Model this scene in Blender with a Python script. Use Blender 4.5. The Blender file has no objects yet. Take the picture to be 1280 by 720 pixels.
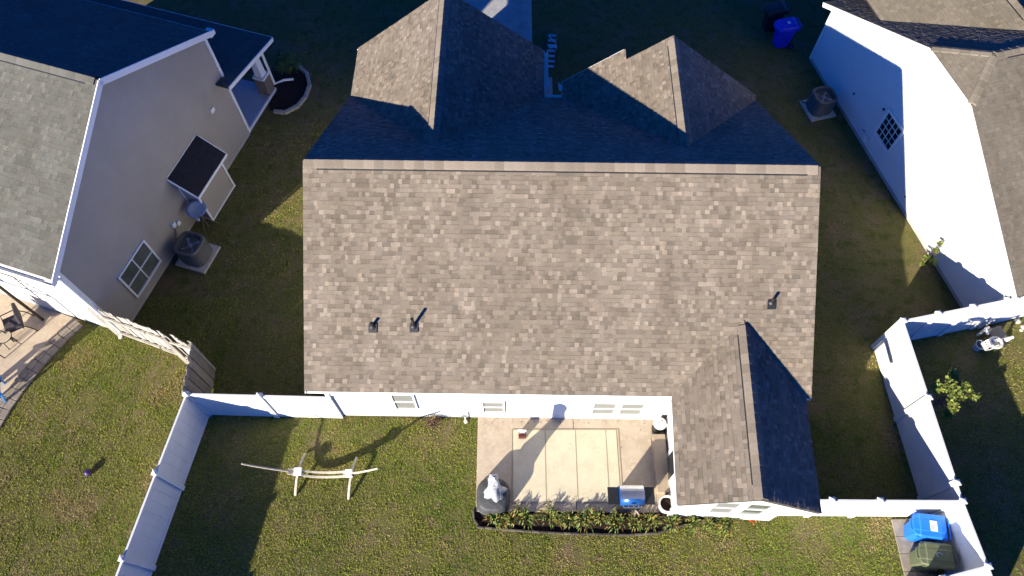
import bpy, math, random
import numpy as np
from mathutils import Vector, Matrix
random.seed(7)
rng = np.random.default_rng(11)
C = bpy.context.scene.collection
R = math.radians

# ------------------------------------------------------------------ camera, sky, sun, exposure
cam_d = bpy.data.cameras.new('camera'); cam = bpy.data.objects.new('camera', cam_d); C.objects.link(cam)
cam.location = (0, 0, 19.8); cam.rotation_euler = (R(27.95), 0, 0)
cam_d.sensor_width = 36; cam_d.lens = 36 * 914 / 1280
cam_d.clip_start = .1; cam_d.clip_end = 3000
bpy.context.scene.camera = cam
SUN_EL, SUN_TO = 19.2, 39.0          # elevation; compass heading the shadows run towards
w = bpy.data.worlds.new('World'); bpy.context.scene.world = w; w.use_nodes = True
nt = w.node_tree; bg = nt.nodes['Background']
sky = nt.nodes.new('ShaderNodeTexSky'); sky.sky_type = 'NISHITA'; sky.sun_disc = False
sky.sun_elevation = R(SUN_EL); sky.sun_rotation = R(180 + SUN_TO); sky.ozone_density = 9; sky.air_density = .3; sky.dust_density = .3
tint = nt.nodes.new('ShaderNodeMix'); tint.data_type = 'RGBA'; tint.blend_type = 'MULTIPLY'; tint.inputs[0].default_value = 1
tint.inputs[7].default_value = (.20, 1.6, 2.75, 1)                  # the camera was balanced for the warm low sun, so the clear sky reads deep blue
nt.links.new(sky.outputs[0], tint.inputs[6]); nt.links.new(tint.outputs[2], bg.inputs[0]); bg.inputs[1].default_value = .05
sd = bpy.data.lights.new('sun', 'SUN'); sun = bpy.data.objects.new('sun', sd); C.objects.link(sun)
sd.energy = 5.0; sd.angle = R(.5); sd.color = (1, .915, .74)
vdir = Vector((math.sin(R(SUN_TO)) * math.cos(R(SUN_EL)), math.cos(R(SUN_TO)) * math.cos(R(SUN_EL)), -math.sin(R(SUN_EL))))
sun.rotation_euler = vdir.to_track_quat('-Z', 'Y').to_euler(); sun.location = (-20, -25, 25)
vs = bpy.context.scene.view_settings
bpy.context.scene.cycles.diffuse_bounces = 2
vs.view_transform = 'Standard'; vs.look = 'None'; vs.exposure = 1.25; vs.gamma = 1

# ------------------------------------------------------------------ materials
def mat(name, col, rough=.8, metal=0, var=.15, scale=6, bump=0, bscale=60, tone=False, col2=None, coat=0, stretch=None, spec=.5, wear=None):
    m = bpy.data.materials.new(name); m.use_nodes = True; t = m.node_tree; N = t.nodes; L = t.links
    b = N['Principled BSDF']; b.inputs['Roughness'].default_value = rough; b.inputs['Metallic'].default_value = metal
    b.inputs['Specular IOR Level'].default_value = spec
    if coat: b.inputs['Coat Weight'].default_value = coat
    tc = N.new('ShaderNodeTexCoord'); src = tc.outputs['Object']
    if stretch:
        mp = N.new('ShaderNodeMapping'); mp.inputs['Scale'].default_value = stretch; L.new(src, mp.inputs[0]); src = mp.outputs[0]
    n = N.new('ShaderNodeTexNoise'); n.inputs['Scale'].default_value = scale; n.inputs['Detail'].default_value = 6; L.new(src, n.inputs['Vector'])
    n.inputs['Roughness'].default_value = .65
    r = N.new('ShaderNodeValToRGB'); L.new(n.outputs[0], r.inputs[0])
    c2 = col2 or tuple(c * (1 + var) for c in col); c1 = col if col2 else tuple(c * (1 - var) for c in col)
    r.color_ramp.elements[0].position = .3; r.color_ramp.elements[1].position = .7
    r.color_ramp.elements[0].color = (*c1, 1); r.color_ramp.elements[1].color = (*c2, 1)
    out = r.outputs[0]
    if tone:
        a = N.new('ShaderNodeAttribute'); a.attribute_name = 'tone'
        mx = N.new('ShaderNodeMix'); mx.data_type = 'RGBA'; mx.blend_type = 'MULTIPLY'; mx.inputs[0].default_value = 1
        L.new(out, mx.inputs[6]); L.new(a.outputs['Color'], mx.inputs[7]); out = mx.outputs[2]
    if wear:                                                        # broad weathering: run-off streaks and fading
        mp2 = N.new('ShaderNodeMapping'); mp2.inputs['Scale'].default_value = wear[1:4]; L.new(tc.outputs['Object'], mp2.inputs[0])
        n3 = N.new('ShaderNodeTexNoise'); n3.inputs['Scale'].default_value = 1; n3.inputs['Detail'].default_value = 6; L.new(mp2.outputs[0], n3.inputs['Vector'])
        r3 = N.new('ShaderNodeValToRGB'); r3.color_ramp.elements[0].position = .32; r3.color_ramp.elements[1].position = .68; q = wear[0]
        r3.color_ramp.elements[0].color = (1 - q, 1 - q * 1.05, 1 - q * 1.25, 1); r3.color_ramp.elements[1].color = (1 + q * .6, 1 + q * .6, 1 + q * .5, 1); L.new(n3.outputs[0], r3.inputs[0])
        m3 = N.new('ShaderNodeMix'); m3.data_type = 'RGBA'; m3.blend_type = 'MULTIPLY'; m3.inputs[0].default_value = 1; L.new(out, m3.inputs[6]); L.new(r3.outputs[0], m3.inputs[7]); out = m3.outputs[2]
    L.new(out, b.inputs['Base Color'])
    if bump:
        n2 = N.new('ShaderNodeTexNoise'); n2.inputs['Scale'].default_value = bscale; n2.inputs['Detail'].default_value = 4; L.new(src, n2.inputs['Vector'])
        bp = N.new('ShaderNodeBump'); bp.inputs['Strength'].default_value = bump; bp.inputs['Distance'].default_value = .02
        L.new(n2.outputs[0], bp.inputs['Height']); L.new(bp.outputs[0], b.inputs['Normal'])
    return m

def layered(name, base, layers, rough=.9, bump=.3, bscale=30, tone=False):
    """base colour with noise layers: (colour, noise scale, lo, hi)"""
    m = bpy.data.materials.new(name); m.use_nodes = True; t = m.node_tree; N = t.nodes; L = t.links
    b = N['Principled BSDF']; b.inputs['Roughness'].default_value = rough; b.inputs['Specular IOR Level'].default_value = .2
    tc = N.new('ShaderNodeTexCoord'); geo = N.new('ShaderNodeNewGeometry')
    rgb = N.new('ShaderNodeRGB'); rgb.outputs[0].default_value = (*base, 1); out = rgb.outputs[0]
    for i, (c, s, lo, hi) in enumerate(layers):
        n = N.new('ShaderNodeTexNoise'); n.inputs['Scale'].default_value = s; n.inputs['Detail'].default_value = 5
        mp = N.new('ShaderNodeMapping'); mp.inputs['Location'].default_value = (i * 7.3, i * 3.1, 0); L.new(geo.outputs['Position'], mp.inputs[0]); L.new(mp.outputs[0], n.inputs['Vector'])
        mr = N.new('ShaderNodeMapRange'); mr.inputs[1].default_value = lo; mr.inputs[2].default_value = hi; L.new(n.outputs[0], mr.inputs[0])
        mx = N.new('ShaderNodeMix'); mx.data_type = 'RGBA'; L.new(mr.outputs[0], mx.inputs[0]); L.new(out, mx.inputs[6]); mx.inputs[7].default_value = (*c, 1); out = mx.outputs[2]
    if tone:
        a = N.new('ShaderNodeAttribute'); a.attribute_name = 'tone'
        mx = N.new('ShaderNodeMix'); mx.data_type = 'RGBA'; mx.blend_type = 'MULTIPLY'; mx.inputs[0].default_value = 1
        L.new(out, mx.inputs[6]); L.new(a.outputs['Color'], mx.inputs[7]); out = mx.outputs[2]
    L.new(out, b.inputs['Base Color'])
    if bump:
        n2 = N.new('ShaderNodeTexNoise'); n2.inputs['Scale'].default_value = bscale; n2.inputs['Detail'].default_value = 5; L.new(geo.outputs['Position'], n2.inputs['Vector'])
        bp = N.new('ShaderNodeBump'); bp.inputs['Strength'].default_value = bump; bp.inputs['Distance'].default_value = .05
        L.new(n2.outputs[0], bp.inputs['Height']); L.new(bp.outputs[0], b.inputs['Normal'])
    return m

M = {}
M['shingle'] = mat('brown_shingle', (.206, .170, .136), .95, wear=(.13, 1.6, .35, .35), var=.25, scale=45, tone=True, bump=.35, bscale=160, spec=.15)
M['shingle_grey'] = mat('grey_shingle', (.115, .112, .100), .95, wear=(.14, 1.2, .4, .4), var=.2, scale=30, tone=True, bump=.3, bscale=120, spec=.15)
M['shingle_tan'] = mat('tan_shingle', (.165, .142, .112), .95, wear=(.14, 1.2, .4, .4), var=.2, scale=30, tone=True, bump=.3, bscale=120, spec=.15)
M['shingle_dark'] = mat('dark_shingle', (.03, .028, .032), .9, var=.3, scale=30, tone=True, bump=.3, bscale=120, spec=.2)
M['deck'] = mat('roof_deck', (.05, .042, .035), .9)
M['siding'] = mat('white_siding', (.62, .615, .60), .55, var=.03, scale=3)
M['siding_r'] = mat('pale_siding', (.68, .70, .71), .55, var=.03, scale=3)
M['siding_taupe'] = mat('taupe_siding', (.35, .315, .275), .6, wear=(.07, .8, .8, .3), var=.05, scale=2)
M['siding_cream'] = mat('cream_siding', (.62, .56, .48), .6, var=.04, scale=2)
M['trim'] = mat('white_trim', (.82, .82, .80), .45, var=.03)
M['vinyl'] = mat('white_vinyl', (.77, .77, .755), .4, wear=(.05, 2.5, 2.5, 5), var=.025, scale=2)
M['glass'] = mat('window_glass', (.11, .12, .10), .12, var=.3, scale=2)
M['glass_dark'] = mat('dark_window_glass', (.01, .014, .018), .08, var=.3, scale=2)
M['blind'] = mat('window_blind', (.19, .19, .17), .6, var=.06, scale=3)
M['concrete'] = layered('patio_concrete', (.52, .43, .33), [((.44, .355, .265), 2.2, .4, .7), ((.57, .48, .37), 9, .5, .75), ((.36, .28, .21), 40, .62, .8)], .85, .12, 80)
M['concrete_grey'] = layered('grey_concrete', (.40, .40, .39), [((.30, .30, .29), 2, .4, .7), ((.45, .45, .43), 12, .5, .75)], .85, .12, 80)
M['paver'] = layered('paver_stone', (.26, .22, .18), [((.33, .29, .24), 6, .45, .7), ((.18, .15, .12), 25, .55, .8)], .9, .3, 60, tone=True)
M['mulch'] = layered('dark_mulch', (.035, .018, .014), [((.08, .04, .03), 25, .5, .65), ((.012, .008, .007), 60, .5, .7)], .95, .8, 60)
M['soil'] = layered('lawn_soil', (.15, .135, .045), [((.20, .145, .08), 1.1, .46, .66), ((.09, .105, .022), 3.0, .5, .68), ((.135, .10, .055), 7, .56, .74), ((.06, .06, .018), 14, .55, .74)], 1, .9, 40)
M['grass'] = layered('grass_blades', (.275, .29, .055), [((.38, .29, .13), .9, .50, .66), ((.17, .235, .03), .6, .44, .62), ((.34, .26, .14), 3.0, .58, .72), ((.15, .15, .032), 13, .52, .70)], .8, 0, tone=True)
M['leaf'] = layered('bush_leaves', (.16, .20, .045), [((.26, .27, .07), 9, .45, .7), ((.08, .12, .03), 20, .5, .7)], .6, 0, tone=True)
M['leaf_dark'] = layered('shrub_leaves', (.10, .15, .035), [((.18, .20, .05), 9, .45, .7)], .6, 0, tone=True)
M['dry'] = layered('dry_twigs', (.14, .09, .06), [((.07, .045, .03), 12, .5, .7)], .9, 0, tone=True)
M['bark'] = mat('bark', (.12, .085, .06), .9, var=.3, scale=20, bump=.5)
M['rug'] = layered('cream_rug', (.66, .585, .425), [((.59, .52, .37), 2.5, .42, .7), ((.70, .63, .47), 12, .5, .75), ((.50, .42, .27), 60, .55, .8)], .95, .2, 160)
M['wood_grey'] = mat('weathered_wood', (.36, .33, .28), .85, var=.35, scale=5, bump=.5, bscale=40, tone=True, stretch=(1, 1, .25))
M['wood_shaded'] = mat('shaded_board', (.24, .21, .175), .85, var=.3, scale=5, bump=.5, bscale=40, tone=True)  # darker copy of the weathered wood; shade on the return run painted in
M['hammock'] = mat('bleached_wood', (.50, .44, .36), .7, var=.25, scale=14, bump=.3)
M['black'] = mat('black_plastic', (.02, .02, .022), .45, var=.2)
M['blackmetal'] = mat('dark_metal', (.035, .032, .032), .4, .6, var=.2)
M['charcoal'] = mat('charcoal_cover', (.055, .055, .057), .65, var=.35, scale=8, bump=.6, bscale=10)
M['silver'] = mat('silver_cover', (.55, .56, .60), .38, .35, var=.3, scale=14, bump=.8, bscale=18)
M['steel'] = mat('brushed_steel', (.60, .60, .62), .3, .9, var=.08)
M['sky_reflect_lid'] = mat('painted_sky_reflection', (.015, .09, .30), .3, .1, var=.15, coat=.5)  # sky reflection on the steel lid, put into the base colour
M['bin_blue'] = mat('blue_bin_plastic', (.012, .16, .78), .4, var=.08, spec=.4)
M['bin_navy'] = mat('deep_blue_bin_plastic', (.01, .03, .62), .4, var=.1)
M['bin_olive'] = mat('olive_bin_plastic', (.10, .115, .062), .5, var=.15)
M['sticker'] = mat('white_sticker', (.8, .8, .8), .5, var=.05)
M['ac'] = mat('grey_ac_paint', (.13, .125, .115), .5, .2, var=.12)
M['ac_dark'] = mat('fan_well_metal', (.02, .022, .028), .5, .3, var=.2)
M['dish'] = mat('grey_dish', (.36, .42, .50), .45, var=.08)
M['taupe'] = mat('taupe_resin', (.36, .28, .20), .6, var=.08)
M['white'] = mat('white_ceramic', (.78, .76, .72), .4, var=.05)
M['blue_chair'] = mat('blue_chair_plastic', (.03, .22, .62), .4, var=.08)
M['cushion'] = mat('dark_cushion', (.05, .045, .055), .9, var=.2)
M['tan_cushion'] = mat('tan_cushion', (.45, .38, .28), .9, var=.12)
M['purple'] = mat('purple_plastic', (.05, .012, .11), .5, var=.2)
M['red'] = mat('dark_red_box', (.09, .015, .012), .5, var=.2)
M['stone'] = mat('pale_stone', (.5, .46, .38), .9, var=.25, scale=9, bump=.6, bscale=12, tone=True)
M['stonework'] = mat('stone_veneer', (.18, .14, .11), .9, var=.5, scale=14, bump=.7, bscale=14)
M['alu'] = mat('aluminium', (.62, .66, .72), .35, .7, var=.08)
M['flower'] = layered('orange_petals', (.75, .17, .03), [((.5, .3, .05), 20, .5, .7)], .7, 0, tone=True)
M['rug_edge'] = mat('rug_binding', (.42, .35, .24), .9, var=.1)
M['hose'] = mat('pale_hose', (.62, .60, .55), .5, var=.08)

# ------------------------------------------------------------------ mesh helpers
X, Y, Z = Vector((1, 0, 0)), Vector((0, 1, 0)), Vector((0, 0, 1))
class MB:
    def __init__(s): s.v = []; s.f = []; s.t = []
    def add(s, vs, fs, tone=1.0):
        o = len(s.v); s.v += [tuple(p) for p in vs]
        for f in fs: s.f.append([o + i for i in f]); s.t.append(tone)
        return s
    def box(s, c, d, rz=0, tone=1.0, tap=1.0, rx=0):
        m = Matrix.Rotation(rz, 3, 'Z') @ Matrix.Rotation(rx, 3, 'X'); c = Vector(c); vs = []
        for z in (-1, 1):
            k = tap if z > 0 else 1
            for x, y in ((-1, -1), (1, -1), (1, 1), (-1, 1)): vs.append(c + m @ Vector((x * d[0] / 2 * k, y * d[1] / 2 * k, z * d[2] / 2)))
        return s.add(vs, [(3, 2, 1, 0), (4, 5, 6, 7), (0, 1, 5, 4), (1, 2, 6, 5), (2, 3, 7, 6), (3, 0, 4, 7)], tone)
    def beam(s, a, b, w, h, tone=1.0, up=(0, 0, 1)):
        a = Vector(a); b = Vector(b); d = (b - a).normalized(); u = Vector(up)
        if abs(d.dot(u)) > .98: u = Vector((1, 0, 0))
        x = d.cross(u).normalized() * w / 2; y = x.cross(d).normalized() * h / 2
        vs = [a - x - y, a + x - y, a + x + y, a - x + y, b - x - y, b + x - y, b + x + y, b - x + y]
        return s.add(vs, [(0, 1, 2, 3), (7, 6, 5, 4), (0, 4, 5, 1), (1, 5, 6, 2), (2, 6, 7, 3), (3, 7, 4, 0)], tone)
    def prism(s, poly, ext, tone=1.0):
        n = len(poly); e = Vector(ext); a = [Vector(p) for p in poly]; b = [p + e for p in a]
        fs = [tuple(range(n - 1, -1, -1)), tuple(range(n, 2 * n))] + [(i, (i + 1) % n, n + (i + 1) % n, n + i) for i in range(n)]
        return s.add(a + b, fs, tone)
    def tube(s, pts, r, n=8, tone=1.0, closed=False):
        pts = [Vector(p) for p in pts]; rs = r if isinstance(r, (list, tuple)) else [r] * len(pts); vs = []; fs = []
        ref = Vector((0, 0, 1)); k = len(pts)
        for i, p in enumerate(pts):
            if closed: d = (pts[(i + 1) % k] - pts[i - 1]).normalized()
            else: d = (pts[min(i + 1, k - 1)] - pts[max(i - 1, 0)]).normalized()
            rf = ref if abs(d.dot(ref)) < .95 else Vector((1, 0, 0))
            x = d.cross(rf).normalized(); y = x.cross(d).normalized()
            for j in range(n): a = 2 * math.pi * j / n; vs.append(p + (x * math.cos(a) + y * math.sin(a)) * rs[i])
        for i in range(k if closed else k - 1):
            i2 = (i + 1) % k
            for j in range(n): fs.append((i * n + j, i * n + (j + 1) % n, i2 * n + (j + 1) % n, i2 * n + j))
        if not closed: fs += [tuple(range(n - 1, -1, -1)), tuple((k - 1) * n + j for j in range(n))]
        return s.add(vs, fs, tone)
    def lathe(s, c, prof, n=20, tone=1.0, sq=2.0, sx=1, sy=1, rz=0):
        """prof: (radius, z) list; sq > 2 makes a squared-off circle"""
        vs = []; fs = []; c = Vector(c)
        for r, z in prof:
            for j in range(n):
                a = 2 * math.pi * j / n; ca, sa = math.cos(a), math.sin(a)
                q = r / (abs(ca) ** sq + abs(sa) ** sq) ** (1 / sq)
                x, y = q * ca * sx, q * sa * sy
                vs.append(c + Vector((x * math.cos(rz) - y * math.sin(rz), x * math.sin(rz) + y * math.cos(rz), z)))
        for i in range(len(prof) - 1):
            for j in range(n): fs.append((i * n + j, i * n + (j + 1) % n, (i + 1) * n + (j + 1) % n, (i + 1) * n + j))
        fs += [tuple(range(n - 1, -1, -1)), tuple((len(prof) - 1) * n + j for j in range(n))]
        return s.add(vs, fs, tone)
    def build(s, name, m, parent=None, world=False, smooth=False, bevel=0, loc=None):
        vs = s.v
        if world and parent is not None:
            inv = (Matrix.Translation(parent.location) @ Matrix.Rotation(parent.rotation_euler.z, 4, 'Z')).inverted()
            vs = [tuple(inv @ Vector(p)) for p in vs]
        me = bpy.data.meshes.new(name); me.from_pydata(vs, [], s.f); me.materials.append(M[m] if isinstance(m, str) else m)
        if any(t != 1.0 for t in s.t) or M.get(m) in (M['flower'], M['shingle'], M['shingle_grey'], M['shingle_tan'], M['shingle_dark'], M['wood_grey'], M['wood_shaded'], M['leaf'], M['leaf_dark'], M['dry'], M['paver'], M['stone']):
            at_ = me.color_attributes.new('tone', 'FLOAT_COLOR', 'CORNER'); arr = []
            for f, t in zip(s.f, s.t):
                t3 = (t, t, t) if not isinstance(t, tuple) else t
                arr += [*t3, 1.0] * len(f)
            at_.data.foreach_set('color', arr)
        if smooth:
            for p in me.polygons: p.use_smooth = True
        o = bpy.data.objects.new(name, me); C.objects.link(o)
        if parent is not None: o.parent = parent
        if loc: o.location = loc
        if bevel:
            b = o.modifiers.new('bevel', 'BEVEL'); b.width = bevel; b.segments = 2; b.limit_method = 'ANGLE'
        return o

def tag(o, label=None, cat=None, group=None, kind=None):
    if label: o['label'] = label
    if cat: o['category'] = cat
    if group: o['group'] = group
    if kind: o['kind'] = kind
    return o
def thing(name, label, cat, loc=(0, 0, 0), rz=0, group=None):
    o = bpy.data.objects.new(name, None); C.objects.link(o); o.location = loc; o.rotation_euler = (0, 0, rz); o.empty_display_size = .2
    return tag(o, label, cat, group)
def dup(root, loc=None, rz=None, label=None, scale=None):
    def cp(o, par):
        c = o.copy(); C.objects.link(c)
        if par is not None: c.parent = par
        for ch in list(o.children): cp(ch, c)
        return c
    r = cp(root, None)
    if loc: r.location = loc
    if rz is not None: r.rotation_euler = (0, 0, rz)
    if scale: r.scale = scale
    if label: r['label'] = label
    return r

def siding(name, m, parent, o, u, n, poly, lap=.115, thick=.12):
    """lapped siding on a wall; o origin, u along the wall, n outward; poly = convex list of (along, height)"""
    o = Vector(o); u = Vector(u).normalized(); n = Vector(n).normalized(); mb = MB(); Z = Vector((0, 0, 1))
    def span(z):
        xs = []
        for i in range(len(poly)):
            (a, za), (b, zb) = poly[i], poly[(i + 1) % len(poly)]
            if abs(zb - za) < 1e-6:
                if abs(z - za) < 1e-6: xs += [a, b]
            elif min(za, zb) - 1e-6 <= z <= max(za, zb) + 1e-6: xs.append(a + (b - a) * (z - za) / (zb - za))
        return (min(xs), max(xs)) if xs else None
    z0 = min(p[1] for p in poly); z1 = max(p[1] for p in poly)
    pts = [o + u * a + Z * z for a, z in poly]
    mb.prism(pts, -n * thick)
    z = z0
    while z < z1 - .01:
        zt = min(z + lap, z1 - .001); a, b = span(z + .001), span(zt)
        if a and b:
            P = lambda x, zz, d: o + u * x + Z * zz + n * d
            mb.add([P(a[0], z, .022), P(a[1], z, .022), P(b[1], zt, .004), P(b[0], zt, .004), P(a[0], z, .002), P(a[1], z, .002)], [(0, 1, 2, 3), (4, 5, 1, 0)], random.uniform(.97, 1.02))
        z += lap
    return mb.build(name, m, parent)

def shingles(parent, m, o, u, up, W, L, lo=None, hi=None, exp=.108, lift=.014, contrast=1.0, flatness=False):
    """courses of laminated shingles; o = eave corner, u along the eave, up = up the slope; lo/hi(v) trim each course"""
    o = Vector(o); u = Vector(u).normalized(); up = Vector(up).normalized(); n = u.cross(up).normalized()
    if n.z < 0: n = -n
    mb = MB(); v = 0; row = 0
    tile = lambda a, b, va, vb, h0, h1, t: mb.add([o + u * a + up * va + n * h0, o + u * b + up * va + n * h0, o + u * b + up * vb + n * h1, o + u * a + up * vb + n * h1,
                                                   o + u * a + up * va, o + u * b + up * va, o + u * b + up * vb, o + u * a + up * vb],
                                                  [(0, 1, 2, 3), (4, 5, 1, 0), (0, 3, 7, 4), (1, 5, 6, 2)], t)
    while v < L - .02:
        vb = min(v + exp, L); vm = (v + vb) / 2
        a = lo(vm) if lo else 0; end = hi(vm) if hi else W
        a -= random.uniform(0, .05) if not lo else 0; x = a; drift = random.uniform(-.03, .03)
        x = max(x, lo(vm) if lo else 0)
        while x < end - .01:
            wd = random.choice((.07, .085, .10, .115, .13, .16, .20)) * random.uniform(.9, 1.1)
            b = min(x + wd, end); r = random.random()
            if r < .10: t = 1.4 * random.uniform(.9, 1.1); h = lift * 1.3; b = min(x + random.uniform(.08, .12), end)
            elif r < .28: t = .78 * random.uniform(.94, 1.06); h = lift * .7
            elif r < .42: t = 1.2; h = lift * 1.15
            else: t = random.uniform(.92, 1.08); h = lift
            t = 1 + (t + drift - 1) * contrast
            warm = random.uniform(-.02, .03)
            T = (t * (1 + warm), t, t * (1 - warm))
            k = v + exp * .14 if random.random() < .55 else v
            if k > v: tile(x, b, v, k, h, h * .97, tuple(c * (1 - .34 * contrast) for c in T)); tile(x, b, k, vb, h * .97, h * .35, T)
            else: tile(x, b, v, vb, h, h * .35, T)
            x = b
        v += exp; row += 1
    ob = mb.build('shingles', m, parent); ob['kind'] = 'stuff'; return ob

def ridge_caps(parent, m, a, b, drop, half=.15, step=.24, slot=True):
    """bent cap shingles laid one over the next along a ridge; drop = fall of the two slopes per metre"""
    a = Vector(a); b = Vector(b); d = (b - a); Ln = d.length; d.normalize(); side = d.cross(Vector((0, 0, 1))).normalized()
    metas = []
    if slot and Ln > 2:                                             # ridge vent under the caps, stopping short of both ends
        mb = MB(); w_ = half + .022
        for s_ in (-1, 1):
            p = [a + d * .3 + side * s_ * .02 - Z * .004, a + d * (Ln - .3) + side * s_ * .02 - Z * .004, a + d * (Ln - .3) + side * s_ * w_ - Z * w_ * drop, a + d * .3 + side * s_ * w_ - Z * w_ * drop]
            mb.prism(p, Z * .020)
        mb.build('ridge_vent', 'black', parent)
    for t in (.98, 1.12, 1.3, 1.2):
        mb = MB(); L = step * 1.15
        def q(s, x, h): return d * x + side * (half * s) + Vector((0, 0, h - abs(s) * half * drop))
        vs = []
        for x, h in ((0, .044), (L, .034)):
            for s_ in (-1, 0, 1): vs.append(q(s_, x, h))
        for x in (0, L):
            for s_ in (-1, 0, 1): vs.append(q(s_, x, .002))
        mb.add(vs, [(0, 1, 4, 3), (1, 2, 5, 4), (6, 7, 1, 0), (7, 8, 2, 1), (0, 3, 9, 6), (2, 8, 11, 5)], t)
        metas.append(mb)
    first = []
    for i in range(int(Ln / step)):
        j = random.randrange(4)
        if len(first) <= j or True:
            p = a + d * (i * step)
            key = (j)
            if key not in [k for k, _ in first]:
                o = metas[j].build('ridge_cap', m, parent); first.append((key, o))
            else:
                src = dict(first)[key]; o = src.copy(); C.objects.link(o); o.parent = parent
            o.location = p

def deck(parent, o, u, up, W, L, thick=.1, name='roof', m='deck'):
    o = Vector(o); u = Vector(u).normalized(); up = Vector(up).normalized(); n = u.cross(up).normalized()
    if n.z < 0: n = -n
    mb = MB(); p = [o, o + u * W, o + u * W + up * L, o + up * L]
    mb.prism([q - n * .002 for q in p], -n * thick)
    return mb.build(name, m, parent)

def window(parent, c, u, n, wd, ht, cols=1, rows=2, glass='glass', frame=.05, muntins=None, m='trim', blind=False, depth=.05):
    c = Vector(c); u = Vector(u).normalized(); n = Vector(n).normalized(); Z = Vector((0, 0, 1)); mb = MB()
    P = lambda x, z, d=0.0: c + u * x + Z * z + n * d
    f = frame
    mb.beam(P(-wd / 2, ht / 2 - f / 2, depth / 2), P(wd / 2, ht / 2 - f / 2, depth / 2), depth, f); mb.beam(P(-wd / 2, -ht / 2 + f / 2, depth / 2), P(wd / 2, -ht / 2 + f / 2, depth / 2), depth * 1.15, f)
    for sx in (-1, 1): mb.beam(P(sx * (wd / 2 - f / 2), -ht / 2 + f, depth / 2), P(sx * (wd / 2 - f / 2), ht / 2 - f, depth / 2), f, depth, up=n)
    fr = mb.build('window', m, parent)
    iw, ih = wd - 2 * f, ht - 2 * f
    cw, rh = iw / cols, ih / rows
    for i in range(cols):
        for j in range(rows):
            g = MB(); x = -iw / 2 + cw * (i + .5); z = -ih / 2 + rh * (j + .5); dd = .018 if j == rows - 1 else .012
            g.prism([P(x - cw / 2, z - rh / 2, dd), P(x + cw / 2, z - rh / 2, dd), P(x + cw / 2, z + rh / 2, dd), P(x - cw / 2, z + rh / 2, dd)], -n * .006)
            g.build('pane', glass, fr)
    s = MB(); t = .035 if not muntins else muntins
    for i in range(1, cols): x = -iw / 2 + cw * i; s.beam(P(x, -ih / 2, .03), P(x, ih / 2, .03), t, .03, up=n)
    for j in range(1, rows): z = -ih / 2 + rh * j; s.beam(P(-iw / 2, z, .031), P(iw / 2, z, .031), .026, t)
    if s.v: s.build('sash', m, fr)
    return fr

def leaf_cloud(mb, c, rad, n, size, zsq=.7, droop=0, col=(.8, 1.2)):
    c = Vector(c)
    for _ in range(n):
        a = random.uniform(0, 2 * math.pi); z = random.uniform(-.6, 1); q = math.sqrt(max(0, 1 - z * z)); r = rad * random.uniform(.45, 1.0)
        p = c + Vector((math.cos(a) * q * r, math.sin(a) * q * r, z * r * zsq))
        d = Vector((random.uniform(-1, 1), random.uniform(-1, 1), random.uniform(-.5, .7))).normalized()
        x = d.cross(Vector((random.uniform(-.3, .3), random.uniform(-.3, .3), 1))).normalized(); s = size * random.uniform(.6, 1.3)
        t = random.uniform(*col)
        mb.add([p, p + d * s * .5 + x * s * .3, p + d * s, p + d * s * .5 - x * s * .3], [(0, 1, 2, 3)], (t * random.uniform(.95, 1.1), t, t * .9))

# ------------------------------------------------------------------ the ground and paved places
def sheet(name, pts, z, m, thick=.03, kind='structure'):
    return tag(MB().prism([(x, y, z - thick) for x, y in pts], (0, 0, thick)).build(name, m), kind=kind)
g = MB().add([(-400, -400, 0), (400, -400, 0), (400, 400, 0), (-400, 400, 0)], [(0, 1, 2, 3)]).build('ground', 'soil'); g['kind'] = 'structure'

def arr_mesh(name, V, F, tone, m):
    me = bpy.data.meshes.new(name); nf = len(F)
    me.vertices.add(len(V)); me.vertices.foreach_set('co', V.astype(np.float32).ravel())
    me.loops.add(nf * 3); me.loops.foreach_set('vertex_index', F.astype(np.int32).ravel())
    me.polygons.add(nf); me.polygons.foreach_set('loop_start', np.arange(0, nf * 3, 3, dtype=np.int32)); me.polygons.foreach_set('loop_total', np.full(nf, 3, np.int32))
    me.update(calc_edges=True)
    a = me.color_attributes.new('tone', 'FLOAT_COLOR', 'POINT'); a.data.foreach_set('color', tone.astype(np.float32).ravel())
    me.materials.append(M[m]); o = bpy.data.objects.new(name, me); C.objects.link(o); return o

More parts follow.
